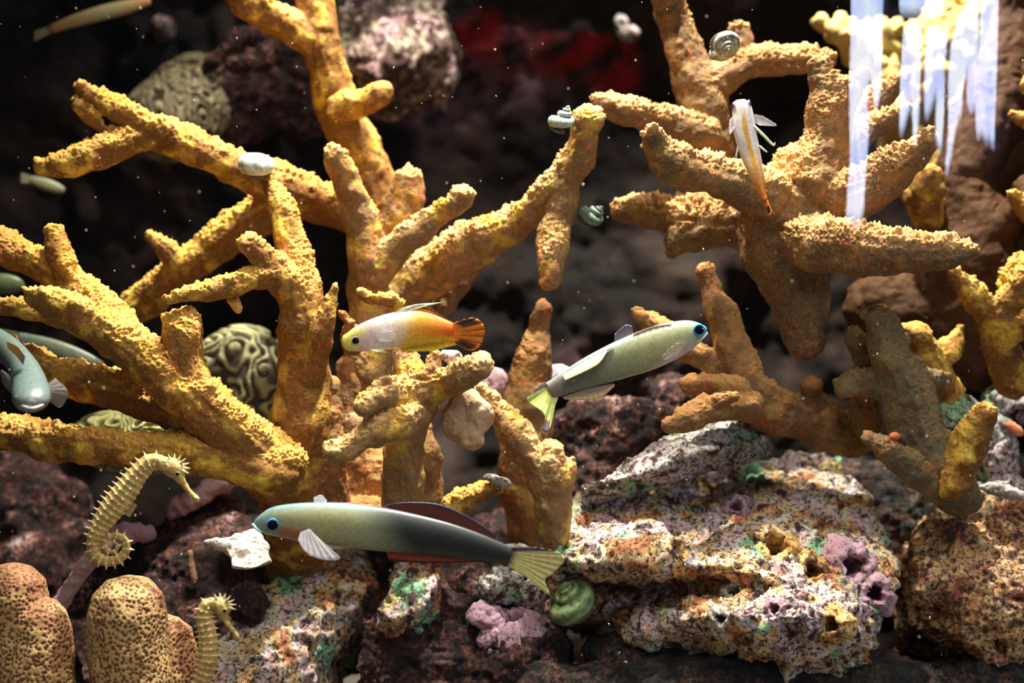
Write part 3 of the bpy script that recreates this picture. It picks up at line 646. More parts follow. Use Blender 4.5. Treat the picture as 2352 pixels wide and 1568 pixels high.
rock('base_rock', 'dark sloping rock with a pink ridge behind the upper seahorse', 'rock', M['rock_dark'],
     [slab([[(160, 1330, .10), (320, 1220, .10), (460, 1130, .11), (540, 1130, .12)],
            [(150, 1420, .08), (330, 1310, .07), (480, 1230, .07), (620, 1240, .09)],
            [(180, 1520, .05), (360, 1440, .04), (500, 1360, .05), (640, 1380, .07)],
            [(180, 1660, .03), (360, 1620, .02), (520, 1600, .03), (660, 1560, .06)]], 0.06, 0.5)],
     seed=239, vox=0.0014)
rock('live_rock', 'pink encrusted crest on the dark rock beside the snout of the upper seahorse', 'rock', M['pinkchip'],
     [ptube([(400, 1170, .09, 14), (450, 1145, .09, 18), (500, 1112, .095, 24), (525, 1120, .10, 16)]), ptube([(250, 1240, .07, 16), (300, 1225, .07, 18), (340, 1225, .075, 10)])], seed=241, vox=0.0009, lump=0.003)
rock('base_rock', 'blurred dark rock in shade at the left edge above the dotted coral columns', 'rock', M['rock_dark'],
     [pell(60, 1180, .20, 150, 130, 100), pell(20, 1090, .22, 120, 60), pell(150, 1320, .18, 160, 120)], seed=243, vox=0.002)
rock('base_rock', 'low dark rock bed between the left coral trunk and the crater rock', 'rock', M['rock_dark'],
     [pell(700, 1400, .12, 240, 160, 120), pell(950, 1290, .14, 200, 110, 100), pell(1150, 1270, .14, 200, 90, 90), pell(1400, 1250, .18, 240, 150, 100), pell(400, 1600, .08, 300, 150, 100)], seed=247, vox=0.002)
rock('live_rock', 'rounded pale grey rock behind the golden coral finger', 'rock', M['rock_grey'],
     [pell(2190, 955, .04, 66, 48, 46), pell(2230, 1010, .04, 50, 40, 40)], seed=251, vox=0.001, lump=0.003)
rock('live_rock', 'grey-green rock lump at the right edge behind the golden coral finger', 'rock', M['rock_grey'],
     [pell(2340, 920, .10, 90, 60, 60), pell(2290, 1040, .08, 60, 90, 60), pell(2340, 1140, .07, 110, 50, 60)], seed=257, vox=0.0014)
rock('live_rock', 'pale thin ledge at the right edge above the orange-crusted rock', 'rock', M['rock_white'],
     [pell(2310, 1128, .02, 64, 13, 30, (0, .2, 0))], seed=259, vox=0.0009, lump=0.002)
rock('live_rock', 'blurred pink and cream crusted rock behind the tall coral column', 'rock', M['rock_pink'],
     [slab([[(800, -60, .30), (900, -80, .30), (1000, -60, .31)], [(770, 60, .26), (890, 50, .25), (1020, 40, .28)], [(770, 160, .26), (880, 150, .24), (1030, 130, .28)], [(800, 220, .30), (900, 220, .29), (1010, 200, .31)]], 0.07, 0.1),
      pell(900, 120, .28, 120, 90, 60)], seed=263, vox=0.0016, lump=0.010, lsc=0.03)
rock('live_rock', 'small blurred pale stone on the back wall left of the turban snail coral', 'rock', M['rock_grey'],
     [pell(1425, 50, .33, 14, 18), pell(1445, 78, .33, 26, 14)], seed=267, vox=0.0014, lump=0.002)
rock('live_rock', 'faint blurred pink stone in the dark upper left water', 'rock', M['rock_pink'], [pell(380, 72, .385, 26, 28, 110)], seed=269, vox=0.0014, lump=0.002)
rock('live_rock', 'dim knotted pinkish rock beside the blurred net-patterned coral', 'rock', M['rock_dark'],
     [ptube([(480, 150, .26, 16), (530, 110, .26, 14), (560, 80, .26, 12), (600, 75, .26, 12), (625, 95, .26, 14), (600, 130, .26, 14), (540, 150, .26, 20)]), pell(560, 230, .30, 120, 100, 60), pell(680, 210, .31, 80, 110, 50)], seed=271, vox=0.0016)
# chips and fragments
rock('shell_fragment', 'jagged white shell fragment in front of the left coral trunk', 'shell', M['rock_white'],
     [slab([[(465, 1243, -.06), (520, 1238, -.06), (585, 1215, -.045)], [(520, 1262, -.065), (560, 1262, -.07), (605, 1240, -.06)], [(535, 1300, -.085), (575, 1305, -.09), (620, 1288, -.08)]], 0.006, 0.3)], seed=301, vox=0.0007, lump=0.002, lsc=0.01, fine=0.0005, pits=0.0002)
rock('shell_fragment', 'big peach barnacle shell hanging in the spreading tan coral', 'shell', M['peach'],
     [pell(1060, 950, -.035, 52, 66, 40, (0, .15, 0)), pell(1100, 950, -.04, 36, 44, 30), pell(1085, 1000, -.04, 26, 30, 24)], seed=303, vox=0.0008, lump=0.003, lsc=0.012, fine=0.0006, pits=0.0004)
rock('shell_fragment', 'small pale pink barnacle at the left of the spreading tan coral', 'shell', M['peach'], [pell(813, 970, -.05, 23, 25, 20)], seed=305, vox=0.0007, lump=0.002, fine=0.0006)
rock('shell_fragment', 'pale green-white chip resting on the coral below the orange tail', 'shell', M['rock_white'], [pell(1035, 818, -.035, 27, 16, 16, (0, .1, 0))], seed=307, vox=0.0007, lump=0.001, lsc=0.01, fine=0.0005)
rock('shell_fragment', 'pink shell plate showing behind the spreading coral beside the reddish spire', 'shell', M['pinkchip'], [pell(1130, 885, .09, 36, 46, 14, (0, .4, 0))], seed=309, vox=0.0009, lump=0.002, fine=0.0006)
rock('shell_fragment', 'pink shell plate between the reddish spire and the pale fish', 'shell', M['pinkchip'], [pell(1285, 865, .10, 40, 30, 14)], seed=311, vox=0.0009, lump=0.002, fine=0.0006)
rock('shell_fragment', 'small white pointed chip above the dark fin of the long fish', 'shell', M['rock_white'], [pell(1150, 1106, .01, 24, 12, 12, (0, .4, 0)), pell(1128, 1098, .012, 18, 8)], seed=313, vox=0.0007, lump=0.001, fine=0.0005)
rock('shell_fragment', 'thin pale stick shell leaning on the dark rock below the white fragment', 'shell', M['peach'], [ptube([(437, 1268, .045, 6), (440, 1300, .045, 8), (446, 1328, .045, 9)])], seed=315, vox=0.0006, lump=0.0005, fine=0.0003, pits=0)
rock('dead_coral_stick', 'pale pinkish stick running down left from the coiled tail of the upper seahorse', 'stick', M['pinkchip'], [ptube([(240, 1250, .0, 20), (205, 1290, .01, 19), (175, 1330, .015, 19), (135, 1390, .02, 20)])], seed=317, vox=0.0008, lump=0.001, fine=0.0006, pits=0)
rock('sponge', 'little red-orange sponge bead on the grey-brown coral at lower right', 'sponge', M['redchip'], [pell(2055, 1002, -.02, 13, 9)], seed=319, vox=0.0006, lump=0.0006, fine=0.0003, pits=0)
rock('sponge', 'red-orange sponge wedge at the right edge below the grey-green rock', 'sponge', M['redchip'], [pell(2330, 985, .02, 26, 13, 14, (0, .6, 0))], seed=321, vox=0.0007, lump=0.001, fine=0.0004, pits=0)
rock('live_rock', 'pinkish stone wedge in the dark gap right of the crater rock', 'rock', M['pinkchip'], [pell(2025, 1252, .04, 42, 15, 20, (0, .1, 0))], seed=323, vox=0.0008, lump=0.002, fine=0.001)
rock('live_rock', 'round dark red knob above the lower seahorse', 'rock', M['rock_dark'], [pell(570, 1385, .01, 38, 42, 36)], seed=325, vox=0.0009, lump=0.002)
rock('live_rock', 'small red crusted stone right of the turban snail below the fish tail', 'rock', M['rock_orange'], [pell(1330, 1268, .03, 50, 26, 26)], seed=327, vox=0.0009, lump=0.003)

# ------------------------------------------------------------------ dotted coral columns and ridged corals
def dotted(name, label, shapes, seed, cell=0.0019):
    mb = MB()
    for s in shapes: mb.add(*s)
    V, N, Q = remesh(mb, 0.00055, 8); V1 = V+N*(fbm(V/0.02, 2, seed)*0.0015)[:, None]
    v = voro(V1/cell, seed+1); pit = sstep(0.58, 0.30, v); V2 = V1-N*(pit*0.0006)[:, None]+N*((1-np.clip(v, 0, 1))*-0.0001)[:, None]
    me = mesh_np(name, V2, Q); h = np.clip(v[:, None], 0, 1); c = np.array((0.50, 0.34, 0.14))*(1-pit[:, None])+np.array((0.13, 0.035, 0.02))*pit[:, None]
    pn = sstep(-0.2, 0.3, fbm(V1/0.02, 3, seed+6))[:, None]; c = c*(1-0.62*pn)+np.array((0.20, 0.055, 0.03))*0.62*pn
    colattr(me, c); o = obj(name, me, M['porites']); tag(o, label, 'coral'); BODIES.append((bvh_of(V2, Q), o)); return o
dotted('column_coral', 'dotted brown coral column cut by the left edge at the bottom',
       [ptube([(30, 1700, -.07, 85), (30, 1500, -.07, 82), (32, 1368, -.07, 78)]), ptube([(90, 1700, -.075, 84), (92, 1560, -.075, 82), (92, 1440, -.075, 70)])], 401)
dotted('column_coral', 'dotted round-topped coral column second from the left at the bottom',
       [ptube([(300, 1720, -.075, 100), (300, 1550, -.075, 96), (298, 1408, -.075, 92)])], 403)
dotted('column_coral', 'low dotted coral lobe leaning behind the round-topped column, beside the lower seahorse',
       [ptube([(385, 1720, -.055, 80), (380, 1560, -.055, 84), (375, 1485, -.055, 78)])], 405)
def ridged(name, label, shapes, seed, cell, amp, c1, c2, vox=0.0011):
    mb = MB()
    for s in shapes: mb.add(*s)
    V, N, Q = remesh(mb, vox, 5); V1 = V+N*(fbm(V/0.03, 2, seed)*0.003)[:, None]
    n = vnoise(V1/cell, seed)+0.6*vnoise(V1/cell*1.7+5, seed+1); r = 0.5+0.5*np.cos(n*17.0); r = sstep(0.15, 0.85, r)
    V2 = V1+N*(r*amp)[:, None]; me = mesh_np(name, V2, Q); k = r[:, None]; colattr(me, np.array(c1)*k+np.array(c2)*(1-k))
    o = obj(name, me, M['brain']); tag(o, label, 'coral'); BODIES.append((bvh_of(V2, Q), o)); return o
ridged('brain_coral', 'green ridged brain coral behind the left coral trunk', [pell(560, 880, .14, 130, 120, 90), pell(520, 960, .13, 120, 80, 80)], 411, 0.016, 0.003, (0.42, 0.40, 0.20), (0.06, 0.045, 0.035))
ridged('brain_coral', 'small green ridged brain coral peeping out above the lowest left coral limb', [pell(310, 1010, .07, 135, 70, 70)], 417, 0.015, 0.003, (0.52, 0.52, 0.20), (0.07, 0.06, 0.03))
ridged('net_patterned_coral', 'blurred net-patterned coral mound in the upper left background', [pell(400, 260, .27, 130, 95, 60, (0, -.5, 0)), pell(420, 200, .28, 100, 60, 50, (0, -.5, 0))], 421, 0.014, 0.003, (0.36, 0.30, 0.17), (0.05, 0.035, 0.025), 0.0014)

# ------------------------------------------------------------------ fish
def lerpc(stops, u):
    u = np.asarray(u); ps = [s[0] for s in stops]; return np.stack([np.interp(u, ps, [s[1][k] for s in stops]) for k in range(3)], -1)
def body(parent, pts, colf, up=(0, 0, 1), wid=0.45, seg=40, n=8, name='body', sq=1.0):
    """pts (px,py,y,half-height px[,half-width px])"""
    q = np.array(catmull([(*P(p[0], p[1], p[2]), p[3]*sc(p[2]), (p[4] if len(p) > 4 else p[3]*wid)*sc(p[2])) for p in pts], n))
    q[:, 3:] = np.maximum(q[:, 3:], 2e-4)
    v, f = loft(q[:, :3], q[:, 3], q[:, 4], seg, up); m_ = len(q)
    u = np.repeat(np.arange(m_)/(m_-1), seg); a = np.tile(np.arange(seg)*2*PI/seg, m_)
    return simple(name, MB().add(v, f), M['fish'], parent, cols=colf(u, np.cos(a), np.sin(a), v)), q
def fin(name, parent, base, edge, colf, y=None, mat='fin', thick=0.00022, rays=14, rip=0.00016, nu=40, nv=10, bulge=0.0):
    """a rayed membrane between two pixel curves; each point (px,py,y)"""
    def rs(c, n):
        c = np.array(catmull([P(*p) for p in c], 8)); s = np.r_[0, np.cumsum(np.linalg.norm(np.diff(c, axis=0), axis=1))]; s /= s[-1]
        return np.stack([np.interp(np.linspace(0, 1, n), s, c[:, k]) for k in range(3)], 1)
    A, B_ = rs(base, nu), rs(edge, nu); t_ = np.linspace(0, 1, nv)[:, None, None]; G = A[None]*(1-t_)+B_[None]*t_
    s = np.linspace(0, 1, nu); G[:, :, 1] += rip*np.sin(s*rays*2*PI)[None]*np.linspace(0.2, 1, nv)[:, None]-bulge*np.sin(np.linspace(0, PI, nv))[:, None]
    th = thick*np.linspace(1.6, 0.5, nv)[:, None]
    F, K = G.copy(), G.copy(); F[:, :, 1] -= th; K[:, :, 1] += th
    v = np.concatenate((F.reshape(-1, 3), K.reshape(-1, 3))); Nn = nu*nv; f = []
    for i in range(nv-1):
        for j in range(nu-1): q = i*nu+j; f.append((q, q+1, q+nu+1, q+nu)); f.append((Nn+q, Nn+q+nu, Nn+q+nu+1, Nn+q+1))
    bd = [j for j in range(nu)]+[i*nu+nu-1 for i in range(1, nv)]+[(nv-1)*nu+j for j in range(nu-2, -1, -1)]+[i*nu for i in range(nv-2, 0, -1)]
    for k in range(len(bd)): a, b_ = bd[k], bd[(k+1) % len(bd)]; f.append((a, Nn+a, Nn+b_, b_))
    SS, TT = np.meshgrid(s, np.linspace(0, 1, nv)); c = colf(SS.ravel(), TT.ravel()); c = np.concatenate((c, c))
    return simple(name, MB().add(v, f), M[mat], parent, cols=c)
def eye(parent, px, py, y, r, iris, pupil=(0.004, 0.004, 0.008), depth=0.5, label=None, rim=(0.5, 0.5, 0.5), axis=(0, -1, 0)):
    s = sc(y)*r; v, f = ellipsoid((0, 0, 0), (1, 1, 1), nu=28, nv=20); rad = np.sqrt(v[:, 0]**2+v[:, 1]**2); front = v[:, 2] > 0
    c = np.where((rad < 0.72)[:, None], np.array(pupil), np.where((rad < 0.9)[:, None], np.array(iris), np.array(rim))); c[~front] = rim
    a = Vector(axis).normalized(); R = np.array(a.to_track_quat('Z', 'X').to_matrix()); v = v*np.array((1, 1, depth)); v = (v@R.T)*s+P(px, py, y)
    return simple('eye', MB().add(v, f), M['eye'], parent, cols=c)
def const(c): return lambda s, t: np.tile(np.array(c, float), (len(s), 1))

# white and orange fish seen from the side
fr_ = thing('firefish', 'white fish fading to orange with a black-streaked tail, seen side-on at the centre', 'fish', P(900, 765, -.06))
def ffc(u, ct, st, v):
    u = np.clip((v[:, 0]/sc(-.06)+1176-786)/256, 0, 1)
    c = lerpc([(0, (0.76, 0.74, 0.14)), (0.13, (0.76, 0.66, 0.18)), (0.21, (0.78, 0.52, 0.46)), (0.38, (0.88, 0.80, 0.76)), (0.54, (0.90, 0.66, 0.40)), (0.64, (0.90, 0.42, 0.05)), (0.85, (0.85, 0.24, 0.01)), (1, (0.62, 0.10, 0.01))], u-0.06*ct)
    k = (sstep(0.6, 1.0, ct)*sstep(0.08, 0.14, u)*sstep(0.5, 0.3, u))[:, None]; c = c*(1-k)+np.array((0.74, 0.50, 0.70))*k
    k = (sstep(-0.3, -0.9, ct)*sstep(0.5, 0.6, u))[:, None]; return c*(1-k)+np.array((0.88, 0.60, 0.04))*k
Y = -.06
body(fr_, [(786, 787, Y, 8), (792, 786, Y, 17), (806, 784, Y, 23), (830, 777, Y, 31), (870, 766, Y, 38), (915, 758, Y, 42), (960, 754, Y, 40), (1000, 757, Y, 32), (1040, 762, Y, 20)], ffc, wid=0.42)
eye(fr_, 817, 782, -.0625, 9, (0.02, 0.01, 0.05), rim=(0.55, 0.3, 0.7))
def edge_dark(c0, c1, at=0.7, stripes=0):
    def f(s, t):
        k = sstep(at, at+0.12, t)[:, None]; c = np.array(c0)*(1-k)+np.array(c1)*k
        if stripes: q = (sstep(0.1, 0.7, np.sin(s*stripes*2*PI+3*t))*sstep(0.2, 0.5, t))[:, None]; c = c*(1-q)+np.array(c1)*q
        return c
    return f
fin('dorsal_fin', fr_, [(940, 722, Y), (990, 732, Y), (1042, 748, Y)], [(945, 702, Y), (985, 706, Y), (1020, 728, Y), (1048, 744, Y)], edge_dark((0.80, 0.28, 0.01), (0.06, 0.008, 0.003), .72), rays=12)
fin('dorsal_spine', fr_, [(880, 732, Y-.001), (930, 716, Y-.001)], [(925, 706, Y-.001), (960, 698, Y-.001), (1017, 694, Y-.001)], const((0.80, 0.80, 0.55)), rays=2, rip=0.0001)
fin('anal_fin', fr_, [(912, 792, Y), (980, 788, Y), (1042, 776, Y)], [(925, 806, Y), (990, 806, Y), (1048, 792, Y)], edge_dark((0.85, 0.42, 0.02), (0.85, 0.68, 0.05), .6), rays=12)
def ftail(s, t):
    c = np.tile(np.array((0.75, 0.20, 0.01)), (len(s), 1))
    blk = sstep(0.18, 0.4, t)*sstep(0.97, 0.85, t)*np.maximum(sstep(0.06, 0.12, s)*sstep(0.42, 0.3, s), sstep(0.62, 0.7, s)*sstep(0.96, 0.9, s))
    st = sstep(0.2, 0.8, np.sin(s*70+2*t))*sstep(0.1, 0.4, t)*0.75
    k = np.clip(np.maximum(blk*0.95, st), 0, 1)[:, None]; return c*(1-k)+np.array((0.012, 0.004, 0.004))*k
fin('tail_fin', fr_, [(1036, 744, Y), (1040, 762, Y), (1034, 782, Y)], [(1045, 740, Y), (1085, 729, Y), (1108, 742, Y), (1113, 765, Y), (1102, 795, Y), (1080, 805, Y), (1045, 790, Y)], ftail, rays=12, nv=22, nu=120)
fin('pelvic_fin', fr_, [(850, 802, Y-.004), (875, 802, Y-.004)], [(862, 808, Y-.005), (892, 810, Y-.005)], const((0.7, 0.75, 0.4)), rays=4)
fin('pectoral_fin', fr_, [(866, 764, Y-.0045), (866, 778, Y-.0045)], [(880, 756, Y-.0052), (902, 760, Y-.0058), (906, 772, Y-.0058), (896, 784, Y-.0055), (878, 786, Y-.005)], const((0.9, 0.80, 0.76)), mat='fin_faint', rays=8)

# white fish seen from above
Y = -.07
ft = thing('firefish', 'slim white fish with an orange tail pointing down, seen from above at the upper right', 'fish', P(1722, 340, Y))
def ftc(u, ct, st, v):
    c = lerpc([(0, (0.80, 0.85, 0.35)), (0.08, (0.88, 0.90, 0.55)), (0.18, (0.92, 0.86, 0.84)), (0.5, (0.93, 0.84, 0.78)), (0.66, (0.92, 0.55, 0.22)), (0.8, (0.85, 0.25, 0.02)), (1, (0.80, 0.20, 0.01))], u)
    k = (sstep(0.965, 0.992, ct)*sstep(0.15, 0.3, u)*sstep(0.98, 0.8, u))[:, None]; return c*(1-k)+np.array((0.85, 0.45, 0.05))*k
body(ft, [(1701, 229, Y, 6, 10), (1702, 238, Y, 12, 20), (1706, 262, Y, 16, 24), (1709, 290, Y, 18, 26), (1715, 320, Y, 18, 25), (1724, 355, Y, 17, 23), (1735, 390, Y-.001, 15, 18), (1745, 420, Y-.001, 12, 13), (1751, 442, Y-.001, 9, 8), (1757, 460, Y-.002, 7, 6)], ftc, up=(0, -1, 0))
fin('tail_fin', ft, [(1752, 458, Y), (1762, 456, Y)], [(1762, 488, Y-.002), (1768, 496, Y-.004), (1774, 486, Y-.006)], lambda s, t: np.where(((t > .45) & (t < .85) & (s > .2) & (s < .8))[:, None], np.array((0.01, 0.005, 0.005)), np.array((0.80, 0.20, 0.02))), rays=4, nv=20)
eye(ft, 1684, 243, Y-.001, 8, (0.3, 0.1, 0.3), axis=(-1, -.25, 0), rim=(0.7, 0.3, 0.7)); eye(ft, 1721, 237, Y-.001, 8, (0.3, 0.1, 0.4), axis=(1, -.25, 0.1), rim=(0.6, 0.4, 0.9))
fin('pectoral_fin', ft, [(1732, 262, Y), (1734, 282, Y)], [(1752, 266, Y-.002), (1784, 288, Y-.004), (1745, 288, Y-.002)], const((0.75, 0.72, 0.74)), mat='fin_clear', rays=8)
fin('pectoral_fin', ft, [(1686, 262, Y), (1690, 285, Y)], [(1676, 275, Y-.002), (1675, 308, Y-.004), (1690, 290, Y-.002)], const((0.85, 0.80, 0.82)), mat='fin_clear', rays=8)
def strand(name, parent, pts, col, mat='fin'):
    v, f = ptube(pts, seg=8); return simple(name, MB().add(v, f), M[mat], parent, cols=np.tile(np.array(col, float), (len(v), 1)))
strand('pelvic_fin', ft, [(1732, 290, Y-.002, 3.5), (1755, 312, Y-.003, 3.5), (1776, 333, Y-.004, 2.5), (1780, 328, Y-.004, 1)], (0.80, 0.85, 0.5))
strand('pelvic_fin', ft, [(1745, 336, Y-.002, 3), (1761, 349, Y-.003, 1.5)], (0.75, 0.85, 0.6))
strand('pelvic_fin', ft, [(1697, 332, Y, 3.2), (1690, 362, Y, 1.5)], (0.75, 0.85, 0.7))

# long fish with a dark rear half
Y = -.09
d1 = thing('dartfish', 'long fish with a pale head, blue eye and black rear half, lowest in the water', 'fish', P(880, 1215, Y))
def d1c(u, ct, st, v):
    u = np.clip((v[:, 0]/sc(-.09)+1176-582)/590, 0, 1)
    pale = lerpc([(0, (0.20, 0.30, 0.32)), (0.1, (0.31, 0.33, 0.19)), (0.3, (0.35, 0.36, 0.17)), (0.5, (0.28, 0.31, 0.20))], u)
    k = sstep(0.5, 1.0, ct)[:, None]; pale = pale*(1-k)+np.array((0.16, 0.29, 0.31))*k
    k = (sstep(-0.15, -0.5, ct)*sstep(-1.0, -0.7, ct)*sstep(0.06, 0.12, u)*sstep(0.26, 0.2, u))[:, None]; pale = pale*(1-k)+np.array((0.42, 0.14, 0.08))*k
    k = sstep(0.40, 0.62, u+0.06*ct)[:, None]; return pale*(1-k)+np.array((0.022, 0.026, 0.026))*k
body(d1, [(582, 1205, Y, 4), (590, 1204, Y, 13), (610, 1201, Y, 26), (640, 1197, Y, 36), (700, 1199, Y, 45), (780, 1204, Y, 50), (860, 1213, Y, 51), (940, 1224, Y, 47), (1020, 1238, Y, 41), (1090, 1254, Y, 33), (1140, 1267, Y, 25), (1172, 1276, Y, 20)], d1c, wid=0.5)
eye(d1, 627, 1205, Y-.0035, 16, (0.02, 0.22, 0.50), rim=(0.05, 0.35, 0.60), depth=0.4)
strand('mouth', d1, [(581, 1205, Y-.0008, 4), (590, 1215, Y-.002, 3), (600, 1222, Y-.0025, 2)], (0.35, 0.5, 0.52), 'fish')
fin('dorsal_fin', d1, [(745, 1162, Y), (800, 1164, Y), (868, 1168, Y)], [(752, 1156, Y), (810, 1154, Y), (872, 1164, Y)], lambda s, t: lerpc([(0, (0.5, 0.35, 0.45)), (.5, (0.75, 0.2, 0.15)), (1, (0.85, 0.45, 0.03))], s), rays=8)
fin('dorsal_fin', d1, [(872, 1170, Y), (960, 1182, Y), (1060, 1212, Y), (1135, 1245, Y)], [(890, 1158, Y), (940, 1153, Y), (1010, 1158, Y), (1075, 1186, Y), (1140, 1228, Y)], edge_dark((0.10, 0.025, 0.018), (0.012, 0.01, 0.05), .78, 0), rays=18, mat='fish')
fin('anal_fin', d1, [(885, 1264, Y), (980, 1276, Y), (1100, 1280, Y)], [(895, 1288, Y), (980, 1293, Y), (1120, 1290, Y)], edge_dark((0.28, 0.05, 0.02), (0.015, 0.008, 0.02), .7), rays=14, mat='fish')
def dt(s, t):
    k = np.maximum(sstep(0.25, 0.17, s), sstep(0.90, 0.96, s)*0.6*sstep(0.7, 0.4, t))[:, None]; st = (sstep(0, 0.9, np.sin(s*90))*0.3)[:, None]
    c = lerpc([(0, (0.30, 0.16, 0.12)), (0.2, (0.60, 0.48, 0.22)), (0.6, (0.66, 0.62, 0.22)), (1, (0.62, 0.66, 0.12))], s)*(1-st)+np.array((0.4, 0.36, 0.16))*st
    r = sstep(0.22, 0.02, t)[:, None]; c = c*(1-r)+np.array((0.05, 0.04, 0.03))*r
    return c*(1-k)+np.array((0.015, 0.01, 0.03))*k
fin('tail_fin', d1, [(1165, 1257, Y), (1168, 1276, Y), (1160, 1297, Y)], [(1225, 1255, Y), (1280, 1266, Y), (1297, 1286, Y), (1268, 1318, Y), (1252, 1332, Y), (1262, 1366, Y), (1235, 1345, Y), (1195, 1316, Y)], dt, rays=16, nu=140, nv=24)
fin('pectoral_fin', d1, [(690, 1222, Y-.006), (712, 1215, Y-.006), (722, 1232, Y-.006)], [(684, 1240, Y-.009), (705, 1270, Y-.012), (745, 1285, Y-.013), (782, 1282, Y-.013), (750, 1258, Y-.010)], const((0.42, 0.42, 0.45)), mat='fin_clear', rays=9, nu=80)
fin('pectoral_fin', d1, [(722, 1160, Y+.006), (742, 1160, Y+.006)], [(720, 1142, Y+.008), (738, 1136, Y+.008), (752, 1150, Y+.008)], const((0.5, 0.55, 0.55)), mat='fin_clear', rays=6)
fin('pelvic_fin', d1, [(722, 1246, Y-.003), (760, 1252, Y-.003)], [(760, 1262, Y-.003), (800, 1258, Y-.003)], const((0.45, 0.40, 0.30)), rays=4)

# pale olive fish swimming up right
Y = -.05
d2 = thing('dartfish', 'pale olive fish with a blue eye and yellow tail, swimming up to the right', 'fish', P(1440, 830, Y))
def d2c(u, ct, st, v):
    u = np.clip((1623-(v[:, 0]/sc(-.05)+1176))/361, 0, 1)
    c = lerpc([(0, (0.24, 0.38, 0.40)), (0.12, (0.38, 0.40, 0.22)), (0.4, (0.33, 0.33, 0.16)), (0.7, (0.19, 0.21, 0.13)), (1, (0.24, 0.19, 0.17))], u)
    k = sstep(0.5, 1.0, ct)[:, None]; c = c*(1-k)+np.array((0.24, 0.34, 0.32))*k
    k = (sstep(-0.5, -0.9, ct)*sstep(0.4, 0.2, u))[:, None]; return c*(1-k)+np.array((0.6, 0.50, 0.46))*k
body(d2, [(1623, 761, Y, 5), (1616, 760, Y, 14), (1600, 763, Y, 26), (1575, 770, Y, 36), (1535, 785, Y, 44), (1480, 806, Y, 47), (1420, 828, Y, 43), (1360, 852, Y, 36), (1310, 874, Y, 28), (1275, 891, Y, 22), (1262, 897, Y, 20)], d2c, wid=0.5, up=(0.35, 0, 1))
eye(d2, 1606, 757, Y-.0038, 14, (0.02, 0.25, 0.60), rim=(0.10, 0.45, 0.75), depth=0.4)
strand('mouth', d2, [(1623, 766, Y, 4), (1610, 780, Y-.002, 3), (1600, 786, Y-.002, 2)], (0.45, 0.5, 0.5), 'fish')
fin('dorsal_fin', d2, [(1452, 775, Y-.002), (1500, 757, Y-.002), (1548, 748, Y-.002)], [(1456, 766, Y-.003), (1500, 750, Y-.003), (1540, 744, Y-.003)], lambda s, t: lerpc([(0, (0.85, 0.4, 0.02)), (1, (0.7, 0.35, 0.35))], s), rays=6)
fin('dorsal_fin', d2, [(1410, 795, Y), (1455, 778, Y)], [(1412, 766, Y), (1436, 746, Y), (1452, 748, Y)], lambda s, t: lerpc([(0, (0.35, 0.3, 0.25)), (1, (0.10, 0.08, 0.15))], t), rays=6)
fin('dorsal_fin', d2, [(1290, 862, Y-.004), (1350, 826, Y-.004), (1410, 797, Y-.004)], [(1297, 874, Y-.007), (1350, 850, Y-.009), (1378, 832, Y-.009), (1398, 800, Y-.006)], edge_dark((0.36, 0.40, 0.36), (0.72, 0.52, 0.16), .72), rays=12)
fin('anal_fin', d2, [(1290, 912, Y), (1350, 892, Y), (1410, 880, Y)], [(1298, 917, Y), (1350, 918, Y), (1385, 910, Y), (1412, 886, Y)], edge_dark((0.40, 0.30, 0.24), (0.75, 0.55, 0.20), .5), rays=10)
fin('tail_fin', d2, [(1266, 875, Y), (1270, 895, Y), (1282, 914, Y)], [(1236, 886, Y), (1212, 912, Y), (1216, 926, Y), (1240, 942, Y-.004), (1252, 958, Y-.005), (1247, 986, Y-.006), (1258, 990, Y-.006), (1268, 968, Y-.004), (1274, 935, Y)], lambda s, t: np.where(((s < .14) | ((s > .62) & (s < .72) & (t > .7)))[:, None], np.array((0.24, 0.18, 0.22)), np.array((0.72, 0.80, 0.22))), rays=14, nu=120, nv=20)
fin('pectoral_fin', d2, [(1576, 788, Y-.0062), (1568, 800, Y-.0058)], [(1560, 786, Y-.0075), (1540, 798, Y-.008), (1522, 818, Y-.008), (1530, 826, Y-.0075), (1556, 816, Y-.006)], const((0.60, 0.50, 0.42)), mat='fin_clear', rays=7)

# fish facing the camera at the left edge
d3 = thing('dartfish', 'grey-blue fish facing the viewer at the left edge, its back curving out of frame', 'fish', P(70, 910, -.10))
def d3c(u, ct, st, v):
    c = lerpc([(0, (0.16, 0.19, 0.20)), (0.2, (0.13, 0.18, 0.17)), (1, (0.09, 0.14, 0.12))], u); k = sstep(0.2, -0.8, ct)[:, None]*0.5; return c*(1-k)+np.array((0.36, 0.33, 0.30))*k
body(d3, [(72, 928, -.125, 6, 8), (72, 924, -.122, 20, 30), (72, 915, -.115, 32, 42), (70, 895, -.10, 36, 42), (64, 865, -.085, 36, 36), (45, 832, -.07, 34, 32), (15, 800, -.055, 32, 30), (-30, 770, -.04, 28, 26), (-80, 745, -.03, 22, 22)], d3c, up=(0, -.3, 1))
strand('mouth', d3, [(45, 930, -.123, 3), (72, 938, -.128, 4), (98, 930, -.123, 3)], (0.45, 0.45, 0.45), 'fish')
eye(d3, 38, 905, -.110, 10, (0.05, 0.18, 0.35), axis=(-1, -.5, .1), rim=(0.2, 0.3, 0.4)); eye(d3, 106, 905, -.110, 10, (0.05, 0.18, 0.35), axis=(1, -.5, .1), rim=(0.2, 0.3, 0.4))
fin('dorsal_fin', d3, [(18, 800, -.09), (35, 815, -.09), (54, 838, -.095)], [(14, 783, -.095), (40, 795, -.095), (58, 818, -.10)], lambda s, t: lerpc([(0, (0.8, 0.45, 0.05)), (.6, (0.85, 0.5, 0.08)), (1, (0.4, 0.3, 0.6))], s), rays=4)
